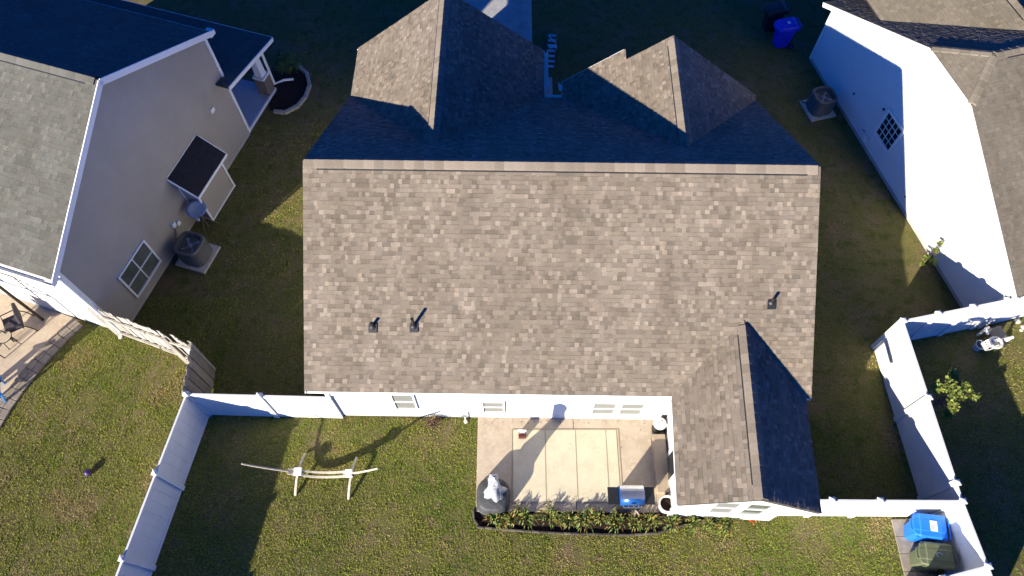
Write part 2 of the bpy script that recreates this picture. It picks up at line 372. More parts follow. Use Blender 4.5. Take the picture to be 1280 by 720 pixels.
def inside(P, poly):
    x, y = P[:, 0], P[:, 1]; c = np.zeros(len(P), bool); j = len(poly) - 1
    for i in range(len(poly)):
        xi, yi = poly[i]; xj, yj = poly[j]
        with np.errstate(divide='ignore', invalid='ignore'):
            c ^= ((yi > y) != (yj > y)) & (x < (xj - xi) * (y - yi) / (yj - yi + 1e-12) + xi)
        j = i
    return c
HOUSE = [(-4.8, 6.35), (7.2, 6.35), (7.2, 3.7), (7.2, 17.2), (-4.8, 17.4)]
NO_GRASS = [[(-4.85, 6.38), (4.2, 6.33), (4.1, 3.75), (7.25, 3.7), (7.1, 16), (-4.7, 17.3)],
            [(-.98, 6.4), (4.2, 6.4), (4.2, 3.78), (-.93, 3.82)],
            [(-.98, 3.85), (-.9, 3.5), (1.25, 3.34), (3.0, 3.3), (4.6, 3.5), (4.6, 3.8)],
            [(-11.5, 8.97), (-9.05, 16.5), (-8.4, 18.4), (-16, 22), (-18, 11)],
            [(-13.1, 9.35), (-13.6, 8.2), (-14.0, 7.0), (-14.5, 6.2), (-18, 5), (-18, 11)],
            [(13.7, 9.3), (10.6, 21.5), (22, 24), (24, 11.8)],
            [(10.22, 3.62), (10.3, 2.1), (10.95, 2.1), (10.85, 3.62)],
            [(-2.0, 17.4), (.78, 17.4), (.78, 40), (-2.0, 40)], [(.9, 15.5), (1.5, 15.5), (1.5, 19), (.9, 19)],
            [(-8.9, 17.4), (-7.9, 17.4), (-7.3, 18.2), (-7.3, 18.9), (-7.6, 19.7), (-8.6, 20)],
            [(-10.3, 11.1), (-9.3, 11.1), (-9.3, 12.1), (-10.3, 12.1)], [(10.3, 17.1), (11.3, 17.1), (11.3, 18.1), (10.3, 18.1)]]
def lawn(regions):
    pts = []
    for x0, y0, x1, y1, den in regions:
        n = int((x1 - x0) * (y1 - y0) * den); pts.append(np.c_[rng.uniform(x0, x1, n), rng.uniform(y0, y1, n)])
    P = np.concatenate(pts)
    for poly in NO_GRASS: P = P[~inside(P, poly)]
    for bx, by, br in ((-5.45, 5.6, .32), (-5.4, 6.1, .22), (-1.9, 5.9, .3), (-3.3, 3.4, .45), (-2.4, 2.6, .3), (-10.2, 7.6, .4), (-12.0, 6.6, .5), (5.9, 3.45, .35), (7.5, 3.3, .3), (1.6, 2.8, .35), (15.0, 8.7, .6), (-9.6, 8.0, .35), (-4.9, 2.2, .35)):
        d_ = np.hypot(P[:, 0] - bx + .12 * np.sin(P[:, 1] * 9), P[:, 1] - by + .12 * np.sin(P[:, 0] * 8)) / br
        P = P[rng.uniform(0, 1, len(P)) > np.clip(1.15 - d_ * .8, 0, .85)]
    n = len(P); k = 3
    P = np.repeat(P, k, 0); n = len(P)
    P = P + rng.normal(0, .012, P.shape)
    clump = .75 + .5 * (np.sin(P[:, 0] * 5.1 + np.sin(P[:, 1] * 3.7) * 2) * np.sin(P[:, 1] * 4.3 + np.sin(P[:, 0] * 2.9) * 2) * .5 + .5)
    clump = clump * (.65 + .7 * (.5 + .5 * np.sin(P[:, 0] * 31 + 2.2 * np.sin(P[:, 1] * 17)) * np.sin(P[:, 1] * 27 + 2.2 * np.sin(P[:, 0] * 19 + 1))))
    a = rng.uniform(0, 2 * np.pi, n); h = rng.uniform(.014, .034, n) * clump; ln = rng.uniform(.010, .040, n); wd = rng.uniform(.006, .011, n)
    dx, dy = np.cos(a), np.sin(a); V = np.zeros((n, 3, 3))
    V[:, 0] = np.c_[P[:, 0] - dy * wd, P[:, 1] + dx * wd, np.full(n, -.004)]; V[:, 1] = np.c_[P[:, 0] + dy * wd, P[:, 1] - dx * wd, np.full(n, -.004)]
    V[:, 2] = np.c_[P[:, 0] + dx * ln, P[:, 1] + dy * ln, h]
    F = np.arange(n * 3).reshape(-1, 3)
    t = rng.uniform(.88, 1.12, n); t = t * (.72 + .36 * np.clip(clump, 0, 1.4)); T = np.repeat(np.c_[t * rng.uniform(.9, 1.15, n), t, t * rng.uniform(.8, 1.1, n), np.ones(n)], 3, 0)
    return tag(arr_mesh('grass', V.reshape(-1, 3), F, T, 'grass'), 'short green and straw coloured lawn grass between the houses', 'grass', kind='stuff')
lawn([(-14.6, .9, -8.3, 10.2, 900), (-8.3, .9, 11, 6.5, 900), (-9.6, 6.5, -4.8, 17, 330), (7, 3.7, 10.8, 18, 230), (10.8, 1, 15.8, 9.6, 400), (-8, 17, 12, 24, 70)])

# the patio, cast as slabs with a control joint between them
pt = bpy.data.objects.new('patio', None); C.objects.link(pt); pt['kind'] = 'structure'
for x0, x1, y0, y1 in ((-.95, 1.70, 3.82, 6.42), (1.715, 4.21, 3.80, 6.42)):
    MB().box(((x0 + x1) / 2, (y0 + y1) / 2, 0), (x1 - x0, y1 - y0, .08)).build('slab', 'concrete', pt, bevel=.008)
sheet('planting_bed', [(-.99, 3.9), (-.96, 3.6), (-.8, 3.44), (.3, 3.36), (1.25, 3.30), (3.0, 3.26), (3.7, 3.30), (4.4, 3.47), (4.9, 3.58), (4.9, 3.7), (4.15, 3.74), (4.15, 3.86)], .02, 'mulch')
ds = bpy.data.objects.new('driveway', None); C.objects.link(ds); ds['kind'] = 'structure'
for k in range(7): MB().box((-.60, 18.9 + k * 3.01, 0), (2.7, 3.0, .07)).build('slab', 'concrete_grey', ds, bevel=.01)
sheet('front_walk', [(.9, 16.0), (1.45, 16.0), (1.45, 19.1), (.9, 19.1)], .035, 'concrete_grey', .06)

# ------------------------------------------------------------------ the house in the middle
def gable_roof(parent, m, rx, z_r, half, z_e, y0, y1, ux=Vector((1, 0, 0)), uy=Vector((0, 1, 0)), org=Vector((0, 0, 0)), contrast=1.0, y0w=None, y1w=None, cap0=None, cap1=None, exp=.108):
    """ridge along uy at x = rx; two slopes falling to +-half; returns the two roof parts"""
    s = (z_r - z_e) / half; L = math.hypot(half, z_r - z_e); outs = []
    for sg in (-1, 1):
        up = (-ux * sg * half + Vector((0, 0, z_r - z_e))) / L
        a, b = (y0w if (sg < 0 and y0w is not None) else y0), (y1w if (sg < 0 and y1w is not None) else y1)
        o = org + ux * (rx + sg * half) + uy * a + Vector((0, 0, z_e))
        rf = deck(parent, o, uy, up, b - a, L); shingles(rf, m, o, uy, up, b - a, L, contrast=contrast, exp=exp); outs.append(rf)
        fm = MB(); e0 = o; e1 = o + uy * (b - a); top = o + up * L
        fm.beam(e0 - Vector((0, 0, .10)) - ux * sg * .02, e1 - Vector((0, 0, .10)) - ux * sg * .02, .02, .13)
        for q, qt in ((e0, top), (e1, top + uy * (b - a))):
            d = -uy if q is e0 else uy
            fm.beam(q - d * .02 - Vector((0, 0, .10)), qt - d * .02 - Vector((0, 0, .10)), .02, .15)
        fm.build('fascia', 'trim', rf)
    c0 = cap0 if cap0 is not None else y0; c1 = cap1 if cap1 is not None else y1
    ridge_caps(outs[0], m, org + ux * rx + uy * c0 + Vector((0, 0, z_r + .005)), org + ux * rx + uy * c1 + Vector((0, 0, z_r + .005)), s)
    return outs
def gutter(parent, a, b, out, m='trim'):
    a = Vector(a); b = Vector(b); o = Vector(out); mb = MB()
    pr = [(0, 0), (.10, 0), (.12, -.01), (.12, -.02), (.10, -.02), (.085, -.10), (.012, -.10), (.012, -.01), (0, -.01)]
    pr = [(0, -.10), (.085, -.10), (.12, 0), (.11, 0), (.08, -.09), (.01, -.09), (.01, 0), (0, 0)]
    n = len(pr); vs = [p + o * x + Vector((0, 0, z)) for p in (a, b) for x, z in pr]
    mb.add(vs, [(i, (i + 1) % n, n + (i + 1) % n, n + i) for i in range(n)] + [tuple(range(n)), tuple(range(2 * n - 1, n - 1, -1))])
    return mb.build('gutter', m, parent)

H = thing('house', 'single storey white house in the middle under a brown shingle roof with front gables', 'house', (0, 6.4, 0), R(-.85))
EZ, SL = 2.8, .62
rz_ = EZ + SL * 4.76
# main roof: eaves to south and north, ridge along x
for sg, y in ((1, -.32), (-1, 9.20)):
    L = math.hypot(4.76, rz_ - EZ); up = Vector((0, sg * 4.76, rz_ - EZ)) / L; o = Vector((-5.08, y, EZ))
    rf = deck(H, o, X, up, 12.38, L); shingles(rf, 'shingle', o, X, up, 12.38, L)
    fm = MB(); fm.beam(o + Vector((.02, sg * .02, -.10)), o + Vector((12.36, sg * .02, -.10)), .02, .13)
    for xx in (.02, 12.36): fm.beam(o + Vector((xx, 0, -.10)), o + Vector((xx, 0, -.10)) + up * L, .02, .15)
    fm.build('fascia', 'trim', rf)
    if sg == 1:
        main_roof = rf
        ridge_caps(rf, 'shingle', (-5.05, 4.44, rz_ + .006), (7.28, 4.44, rz_ + .006), SL, .17)
gutter(H, (.86, 9.23, EZ - .02), (1.40, 9.23, EZ - .02), (0, 1, 0))
wt = EZ + SL * .32 - .13
siding('wall', 'siding', H, (-4.78, 0, 0), X, -Y, [(0, .06), (8.98, .06), (8.98, wt), (0, wt)])
for x, n, a, b in ((-4.78, -X, 0, 8.88), (7.0, X, .0, 8.88)):
    siding('wall', 'siding', H, (x, 0, 0), Y, n, [(a, .06), (b, .06), (b, wt), (4.44, rz_ - .14), (a, wt)])
siding('wall', 'siding', H, (.55, 8.88, 0), X, Y, [(0, .06), (1.1, .06), (1.1, wt), (0, wt)])
siding('wall', 'siding', H, (4.18, 0, 0), X, -Y, [(0, .06), (2.82, .06), (2.82, wt), (0, wt)])
MB().box((1.11, 4.44, .03), (11.85, 8.9, .16)).build('foundation', 'concrete_grey', H)
for x, y in ((-4.79, -.0), (7.01, .0)): MB().box((x, y, wt / 2), (.1, .1, wt - .02)).build('corner_trim', 'trim', H)
# wing at the south-east corner, turned a little
wa = R(-2.4); wx = Vector((math.cos(wa), math.sin(wa), 0)); wy = Vector((-math.sin(wa), math.cos(wa), 0))
wo = Vector((5.42, -2.98, 0))
gable_roof(H, 'shingle', 0, 3.81, 1.63, 2.8, 0, 4.4, wx, wy, wo, cap0=0.02, cap1=4.2)
wl = wo + wy * .34
siding('wall', 'siding', H, wl - wx * 1.27, wx, -wy, [(0, .06), (2.6, .06), (2.6, 2.86), (1.27, 3.69), (0, 2.86)])
siding('wall', 'siding', H, wl - wx * 1.27 + wy * .0, wy, -wx, [(0, .06), (2.7, .06), (2.7, 2.84), (0, 2.84)])
siding('wall', 'siding', H, wl + wx * 1.33, wy, wx, [(0, .06), (2.7, .06), (2.7, 2.84), (0, 2.84)])
MB().beam(wl - wx * 1.28 + Z * .06, wl - wx * 1.28 + Z * 2.78, .1, .1).build('corner_trim', 'trim', H)
# front gables, steeper
gable_roof(H, 'shingle', -2.11, 5.08, 2.95, 2.8, 5.0, 11.2, cap0=5.45)
gable_roof(H, 'shingle', 4.36, 5.08, 2.93, 2.8, 5.0, 9.45, cap0=5.45)
L2 = math.hypot(1.75, 1.75 * .778)                              # west slope of the right gable runs further out over the porch
up2 = Vector((1, 0, .778)).normalized(); o2 = Vector((1.43, 9.452, 2.8))
rf = deck(H, o2, Y, up2, .42, L2); shingles(rf, 'shingle', o2, Y, up2, .42, L2)
MB().beam(o2 + Y * .43 - Z * .09, o2 + Y * .43 - Z * .09 + up2 * L2, .02, .15).build('fascia', 'trim', rf)
MB().prism([o2 + Y * .36 - Z * .12, o2 + Y * .36 - Z * .12 + up2 * L2, o2 + Y * .36 + Vector((L2 * .78, 0, -.12))], (0, -.06, 0)).build('wall', 'siding', H)
gutter(H, (.86, 9.7, 2.78), (.86, 11.2, 2.78), (1, 0, 0)); gutter(H, (1.41, 9.6, 2.78), (1.41, 9.87, 2.78), (-1, 0, 0))
siding('wall', 'siding', H, (-4.76, 10.9, 0), X, Y, [(0, .06), (5.3, .06), (5.3, 2.95), (2.65, 4.95), (0, 2.95)])
for x, n in ((-4.765, -X), (.55, X)): siding('wall', 'siding', H, (x, 9.3, 0), Y, n, [(0, .06), (1.6, .06), (1.6, 2.9), (0, 2.9)])
siding('wall', 'siding', H, (1.75, 8.88, 0), X, Y, [(0, .06), (5.25, .06), (5.25, 2.95), (2.62, 4.95), (0, 2.95)])
gd = MB()
for k in range(4): gd.box((-2.1, 10.94, .35 + k * .56), (4.2, .05, .54))
gd.build('garage_door', 'trim', H)
window(H, (4.4, 8.90, 1.5), X, Y, 1.5, 1.3, 2, 2)
fd = MB().box((1.1, 8.905, 1.08), (.5, .05, 2.05)).build('door', 'shingle_dark', H)
# south windows
for x, z, wd, ht in ((-2.85, 1.33, .62, 1.2), (-.50, 1.0, .62, .9), (2.46, 1.0, .66, 1.0), (3.2, 1.0, .66, 1.0)):
    window(H, (x, -.018, z), X, -Y, wd, ht, 1, 2, 'blind', .045)
for dx, z, ht in ((-.18, 1.42, 1.35), (.58, 1.42, 1.35)):
    window(H, wl + wx * dx - wy * .018 + Z * z, wx, -wy, .66, ht, 1, 2, 'blind' if dx < 0 else 'glass', .05)
# glazed door on the wing's west side
dr = MB(); c = wl - wx * 1.29 + wy * 1.1
dr.beam(c + Z * .1, c + Z * 2.1, .05, .86, up=wy); dd = dr.build('door', 'trim', H)
MB().beam(c - wx * .03 + Z * .35, c - wx * .03 + Z * 1.95, .012, .6, up=wy).build('pane', 'glass_dark', dd)
# plumbing vents on the south slope, with their rubber boots
def vent(x, y, h, boot):
    z = EZ + SL * (y + .32); v = MB().tube([(x, y, z - .05), (x, y, z + h)], .038, 12).build('vent_pipe', 'black', H)
    b = MB(); b.lathe((x, y, z - .04), [(.1, 0), (.085, .07), (.05, .12)], 14)
    n = Vector((0, -SL, 1)).normalized(); upv = Vector((0, 1, SL)).normalized(); p = Vector((x, y - .03, z - .016)) + n * .025
    b.prism([p - X * .1 - upv * .12, p + X * .1 - upv * .12, p + X * .1 + upv * .1, p - X * .1 + upv * .1], n * .012); b.build('boot', 'black', v)
vent(-3.40, 1.06, .20, 1); vent(-2.40, 1.08, .40, 1); vent(6.24, 1.66, .24, 1)
tr = lambda x, y: None
MB().tube([(3.86, -.46, 2.7), (4.02, -.12, 2.45), (4.02, -.08, .2), (3.98, -.22, .1)], .04, 8).build('downspout', 'trim', H)

# ------------------------------------------------------------------ the house on the left
A = thing('house', 'taupe sided house on the left with a navy shaded roof and a small side bump-out', 'house', (-11.48, 9.0, 0), R(-18))
XW = 9.0
for (y0, z0, sg, run, rise, tone) in ((-.3, 3.95, 1, 4.32, 2.57, 'shingle_grey'), (8.0, 4.52, -1, 3.98, 2.0, 'shingle_grey')):
    L = math.hypot(run, rise); up = Vector((0, sg * run, rise)) / L; o = Vector((.24 - XW, y0, z0))
    rf = deck(A, o, X, up, XW, L); shingles(rf, tone, o, X, up, XW, L, contrast=.6, exp=.125)
    e = Vector((.252, y0, z0)); MB().beam(e - Z * .07 - up * .02, e - Z * .07 + up * (L + .02), .025, .18).build('rake_trim', 'trim', rf)
    if sg == 1: ridge_caps(rf, tone, (.24 - XW, 4.02, 6.53), (.2, 4.02, 6.53), .55, .14)
    MB().beam(o + Vector((0, -sg * .02, -.08)), o + Vector((XW, -sg * .02, -.08)), .03, .14).build('fascia', 'trim', rf)
MB().box((.16, 8.05, 4.42), (.22, .22, .16)).build('cornice_return', 'trim', A); MB().box((.14, -.34, 3.83), (.22, .14, .16)).build('cornice_return', 'trim', A)
siding('wall', 'siding_taupe', A, (0, 0, 0), Y, X, [(0, .12), (7.88, .12), (7.88, 4.44), (4.02, 6.38), (0, 4.0)], lap=.13)
siding('wall', 'siding_cream', A, (-8.5, 0, 0), X, -Y, [(0, .12), (8.48, .12), (8.48, 3.98), (0, 3.98)], lap=.13)
siding('wall', 'siding_taupe', A, (-8.5, 7.9, 0), X, Y, [(0, .12), (8.48, .12), (8.48, 4.4), (0, 4.4)], lap=.13)
siding('wall', 'siding_taupe', A, (-8.5, 0, 0), Y, -X, [(0, .12), (7.88, .12), (7.88, 4.44), (4.02, 6.38), (0, 4.0)], lap=.26)
MB().box((-4.25, 3.94, .05), (8.52, 7.92, .2)).build('foundation', 'concrete_grey', A)
for x, y, z0, z1 in ((.012, -.012, .12, 3.95), (.012, 7.9, .12, 4.4)): MB().box((x, y, (z0 + z1) / 2), (.09, .09, z1 - z0)).build('corner_trim', 'trim', A)
MB().tube([(.10, -.42, 3.86), (.10, -.12, 3.6), (.10, -.10, .35), (.10, -.25, .2)], .052, 8).build('downspout', 'trim', A)
gutter(A, (-8.7, -.33, 3.93), (.24, -.33, 3.93), (0, -1, 0))
MB().box((.04, -.05, 2.05), (.16, .12, .09)).build('camera', 'trim', A)
window(A, (.018, 1.66, 1.08), Y, X, 1.36, 1.24, 2, 2, 'glass', .06)
# bump-out with its own little shed roof
bo = MB().box((.29, 5.02, .84), (.56, 1.42, 1.56)).build('bump_out', 'siding_taupe', A)
tb = MB()
for y in (4.31, 5.73): tb.box((.575, y, .84), (.06, .06, 1.56))
tb.box((.585, 5.02, 1.6), (.03, 1.36, .07)); tb.box((.585, 5.02, .09), (.03, 1.36, .05))
for y in (4.295, 5.745): tb.box((.03, y, .84), (.05, .03, 1.56))
tb.build('trim', 'trim', bo)
a0 = Vector((.80, 4.16, 1.66)); up3 = Vector((-.8, 0, .62)).normalized()
rb = deck(A, a0, Y, up3, 1.72, 1.0, .07); shingles(rb, 'shingle_dark', a0, Y, up3, 1.72, 1.0, contrast=.4)
rt = MB(); rt.beam(a0 + Vector((.01, -.02, -.03)), a0 + Vector((.01, 1.74, -.03)), .03, .09)
for y in (-.02, 1.74): rt.beam(a0 + Vector((0, y, -.035)), a0 + Vector((0, y, -.035)) + up3 * 1.0, .03, .08)
rt.beam(a0 + up3 * 1.0 + Vector((.0, 0, .01)), a0 + up3 * 1.0 + Vector((.0, 1.72, .01)), .04, .03); rt.build('fascia', 'trim', rb)
MB().box((.03, 6.9, 2.3), (.04, .17, .17)).build('wall_vent', 'trim', A)
for y, z in ((3.38, .95), (3.55, .82)): MB().box((.07, y, z), (.12, .13, .17)).build('meter_box', 'trim', A)
MB().tube([(.06, 3.38, .85), (.06, 3.3, .6), (.06, 3.1, .35), (.1, 2.95, .2)], .018, 6).build('conduit', 'ac', A)
# front porch
MB().box((-2.5, 8.95, .11), (5.0, 2.0, .16)).build('porch_floor', 'dish', A, bevel=.01)
MB().beam((.0, 7.98, .17), (.0, 9.95, .17), .06, .06).build('porch_edge', 'trim', A)
p0 = Vector((.45, 10.2, 2.4)); upp = Vector((0, -2.7, .42)).normalized(); Lp = 2.73
pr = deck(A, p0 - X * 9, X, upp, 9, Lp, .06, 'porch_roof'); shingles(pr, 'shingle_grey', p0 - X * 9, X, upp, 9, Lp, contrast=.4)
ft = MB(); ft.beam(p0 + Vector((.012, 0, -.06)), p0 + Vector((.012, 0, -.06)) + upp * Lp, .03, .14); ft.beam(p0 + Vector((0, .012, -.06)), p0 + Vector((-9, .012, -.06)), .03, .14); ft.build('fascia', 'trim', pr)
MB().box((-.2, 9.1, 2.28), (.18, 2.0, .16)).build('porch_beam', 'trim', A)
pc = MB().box((-.2, 9.72, 1.6), (.27, .27, 1.25), tap=.8).build('porch_column', 'trim', A); MB().box((-.2, 9.72, .96), (.42, .42, .08)).build('collar', 'trim', pc)
MB().box((-.2, 9.72, .5), (.4, .4, .86)).build('stone_base', 'stonework', pc)
MB().tube([(.1, 10.05, 2.3), (.0, 9.95, 2.0), (.0, 9.98, .35), (.12, 10.35, .2), (.35, 10.6, .08)], .045, 8).build('downspout', 'trim', A)

# ------------------------------------------------------------------ the house on the right
B = thing('house', 'pale house on the right with a clipped gable end and tan shingle roof', 'house', (13.72, 9.3, 0), R(14.5))
ZR, EB, SB = 5.32, 2.42, .5
half = 5.8; yr = 5.52; zc = 4.79; yc0 = yr - (ZR - zc) / SB; yc1 = yr + (ZR - zc) / SB; XB = 13.0
for sg, y0 in ((1, yr - half), (-1, yr + half)):
    L = math.hypot(half, ZR - EB); up = Vector((0, sg * half, ZR - EB)) / L; o = Vector((-.3, y0, EB)); Lc = L * (zc - EB) / (ZR - EB)
    # deck with the clipped corner
    pts = [o, o + X * XB, o + X * XB + up * L, o + X * 1.02 + up * L, o + up * Lc]
    rf = MB().prism([q - Z * .004 for q in pts], Vector((0, 0, -.1))).build('roof', 'deck', B)
    shingles(rf, 'shingle_tan', o, X, up, XB, L, lo=lambda v, Lc=Lc, L=L: 0 if v < Lc else 1.02 * (v - Lc) / (L - Lc), hi=lambda v: XB, contrast=.55)
    MB().beam(o + Vector((-.012, 0, -.08)), o + Vector((-.012, 0, -.08)) + up * Lc, .02, .15).build('fascia', 'trim', rf)
    ridge_caps(rf, 'shingle_tan', o + up * Lc + Z * .01 + X * .02, o + X * 1.02 + up * L + Z * .01, .3, .11) if True else None
    if sg == 1: ridge_caps(rf, 'shingle_tan', (.75, yr, ZR + .01), (XB - .4, yr, ZR + .01), SB, .14); rS = rf
hl = math.hypot(1.02, ZR - zc); hup = Vector((1.02, 0, ZR - zc)) / hl; ho = Vector((-.3, yc0, zc)); hw = yc1 - yc0
hd = MB().prism([ho - Z * .004, ho + Y * hw - Z * .004, Vector((.72, yr, ZR - .004))], (0, 0, -.1)).build('roof', 'deck', B)
shingles(hd, 'shingle_tan', ho, Y, hup, hw, hl, lo=lambda v: hw / 2 * v / hl, hi=lambda v: hw - hw / 2 * v / hl, contrast=.55)
MB().beam(ho + Vector((-.012, 0, -.08)), ho + Vector((-.012, hw, -.08)), .02, .15).build('fascia', 'trim', hd)
siding('wall', 'siding_r', B, (0, 0, 0), Y, -X, [(0, .1), (11.04, .1), (11.04, 2.5), (yc1, zc - .1), (yc0, zc - .1), (0, 2.5)], lap=.14)
siding('wall', 'siding_r', B, (0, 0, 0), X, -Y, [(0, .1), (12, .1), (12, 2.5), (0, 2.5)], lap=.14)
siding('wall', 'siding_r', B, (0, 11.04, 0), X, Y, [(0, .1), (12, .1), (12, 2.5), (0, 2.5)], lap=.14)
MB().box((6.0, 5.52, .04), (12.05, 11.1, .18)).build('foundation', 'concrete_grey', B)
for y in (0, 11.04): MB().box((-.012, y, 1.28), (.09, .09, 2.4)).build('corner_trim', 'trim', B)
# cross wing towards the street
L = math.hypot(2.8, 1.4)
for sg in (-1, 1):
    up = Vector((-sg * 2.8, 0, 1.4)) / L; o = Vector((2.85 + sg * 2.8, 5.7, ZR - 1.75)); rf = deck(B, o, Y, up, 9, L); shingles(rf, 'shingle_tan', o, Y, up, 9, L, contrast=.55)
    if sg < 0: ridge_caps(rf, 'shingle_tan', (2.85, 6.5, ZR - .34), (2.85, 14.5, ZR - .34), .5, .14)
window(B, (-.018, 6.34, 1.43), Y, -X, .98, 1.12, 4, 4, 'glass_dark', .085, muntins=.013)
for y, z, r in ((8.4, 1.0, .035), (7.0, 1.75, .05), (4.4, .5, .03)): MB().tube([(-.02, y, z), (-.05, y, z)], r, 10).build('wall_vent', 'black', B)
mbx = MB().box((-.06, 6.9, .42), (.1, .16, .22)).build('outlet_box', 'trim', B); MB().tube([(-.05, 7.15, .5), (-.05, 7.28, .45)], .03, 8).build('faucet', 'steel', B)

# ------------------------------------------------------------------ white vinyl privacy fences
def vinyl_fence(label, runs, h=1.83, no_post=None):
    """runs: list of post position lists; every post, panel and rail is a part"""
    x0, y0 = runs[0][0]; T = thing('vinyl_fence', label, 'fence', (x0, y0, 0)); done = []
    for run in runs:
        for i, (x, y) in enumerate(run):
            x -= x0; y -= y0
            nx = run[min(i + 1, len(run) - 1)]; pv = run[max(i - 1, 0)]; rz = math.atan2(nx[1] - pv[1], nx[0] - pv[0])
            if run[i] != no_post and not any(abs(x - a) + abs(y - b) < .1 for a, b in done):
                done.append((x, y))
                po = MB().box((x, y, (h + .02) / 2), (.128, .128, h + .02), rz).build('post', 'vinyl', T)
                cp = MB(); cp.box((x, y, h + .035), (.15, .15, .03), rz); cp.box((x, y, h + .075), (.13, .13, .05), rz, tap=.25); cp.build('post_cap', 'vinyl', po)
            if i < len(run) - 1:
                a = Vector((x, y, 0)); b = Vector((nx[0] - x0, nx[1] - y0, 0)); d = (b - a).normalized(); a += d * .062; b -= d * .062
                L = (b - a).length; n = max(2, round(L / .285)); pn = MB(); pitch = L / n; side = Vector((-d.y, d.x, 0))
                for k in range(n):                                   # tongue-and-groove boards, joints recessed
                    q0 = a + d * (pitch * k + .004); q1 = a + d * (pitch * (k + 1) - .004)
                    pn.beam((q0 + q1) / 2 + Vector((0, 0, .12)), (q0 + q1) / 2 + Vector((0, 0, h - .11)), pitch - .008, .026, up=side)
                pn.prism([a + side * .006 + Z * .1, b + side * .006 + Z * .1, b + side * .006 + Z * (h - .12), a + side * .006 + Z * (h - .12)], -side * .012)
                pn.build('panel', 'vinyl', T)
                for z in (.09, h - .07): MB().beam(a + Vector((0, 0, z)), b + Vector((0, 0, z)), .05, .13).build('rail', 'vinyl', T)
    return T
def run(a, b, n): return [(a[0] + (b[0] - a[0]) * i / n, a[1] + (b[1] - a[1]) * i / n) for i in range(n + 1)]
cW = (-8.49, 6.49); hW = (-4.66, 6.39)
vinyl_fence('white vinyl fence boxing in the hammock lawn, from the middle house to the bottom left', [run(cW, hW, 2), [cW, (-8.82, 4.44), (-9.13, 2.43), (-9.44, .4), (-9.75, -1.6)]], 1.68, (hW[0], hW[1]))
cN, cS = (10.63, 8.53), (10.86, 3.72)
vinyl_fence('white vinyl fence round the right side yard, passing behind the blue and olive bins', [[(6.82, 3.74), (7.72, 3.74), (8.88, 3.73), cS], [cN, (10.74, 6.34), (10.84, 4.16), cS, (11.02, 2.24)], run(cN, (13.66, 9.16), 3), [(11.02, 2.24), (9.9, 1.98)], [(11.02, 2.24), (11.18, .6)]])
vinyl_fence('short white vinyl fence leading away from the front corner of the right house', [[(13.9, 9.2), (15.6, 9.62), (17.3, 10.1)]])

# ------------------------------------------------------------------ weathered picket fence beside the left house
def picket_fence():
    c = Vector((-8.62, 7.82, 0)); T = thing('picket_fence', 'weathered grey board fence with sagging rails beside the left house', 'fence', tuple(c))
    a, b, e = Vector((-11.46, 8.88, 0)) - c, Vector((0, 0, 0)), Vector((-8.56, 6.52, 0)) - c
    for (p, q, m, face) in ((a, b, 'wood_grey', -1), (b, e, 'wood_shaded', 1)):
        d = (q - p).normalized(); L = (q - p).length; side = Vector((-d.y, d.x, 0)); n = int(L / .135)
        proto = []
        for t in (.78, .95, 1.1, 1.25):
            mb = MB(); h = 1.8; w_ = .082
            mb.prism([(-w_, 0, 0), (w_, 0, 0), (w_, 0, h - .03), (w_ * .6, 0, h), (-w_ * .6, 0, h), (-w_, 0, h - .03)], (0, .018, 0), t); proto.append(mb)
        made = {}
        for k in range(n):
            j = random.randrange(4)
            if j not in made: o = proto[j].build('board', m, T); made[j] = o
            else: o = made[j].copy(); C.objects.link(o); o.parent = T
            o.location = p + d * (k + .5) * L / n + side * (.02 + .02 * (k % 2)) + Vector((0, 0, random.uniform(.0, .04))); o.rotation_euler = (random.uniform(-.02, .02), random.uniform(-.005, .005), math.atan2(d.y, d.x))
        for z in (.4, 1.45):
            for (u0, u1) in ((0, .48), (.5, 1)): MB().beam(p + d * L * u0 - side * .035 + Vector((0, 0, z + random.uniform(-.04, .02))), p + d * L * u1 - side * .035 + Vector((0, 0, z + random.uniform(-.04, .04))), .045, .10, random.uniform(.85, 1.2)).build('rail', m, T)
    for q, h in ((a + Vector((-.12, .02, 0)), 1.85), (b + (a - b) * .28 - Vector((0, .06, 0)), 1.75), (b, 1.8), (e, 1.7)):
        MB().box((q.x, q.y, h / 2), (.10, .10, h), .3, random.uniform(.9, 1.15)).build('post', 'wood_grey', T)
picket_fence()
MB()

# ------------------------------------------------------------------ hammock stand on the lawn
T = thing('hammock_stand', 'empty pale wooden hammock stand with curved arms on the back lawn', 'hammock stand', (-5.1, 4.85, 0))
def hx(t):
    x = -6.95 + t * 3.55
    return Vector((x + 5.1, (4.82 - .24 * max(0, t - .25)) - 4.85, .13 + 1.17 * abs((t - .47) / .53) ** 1.75))
for (t0, t1, off, wd) in ((0, .38, 0, .05), (.70, 1, 0, .045)):
    m = MB(); n = 9; pts = [hx(t0 + (t1 - t0) * i / n) + Vector((0, off, 0)) for i in range(n + 1)]
    for i in range(n): m.beam(pts[i], pts[i + 1] + (pts[i + 1] - pts[i]) * .04, wd * (1 - .35 * (i / n if t0 else 1 - i / n)), .045)
    m.build('arm', 'hammock', T)
for off in (-.06, .06):
    m = MB(); pts = [hx(.28 + .5 * i / 9) + Vector((0, off, .02)) for i in range(10)]
    for i in range(9): m.beam(pts[i], pts[i + 1] + (pts[i + 1] - pts[i]) * .03, .05, .05)
    m.build('curved_beam', 'hammock', T)
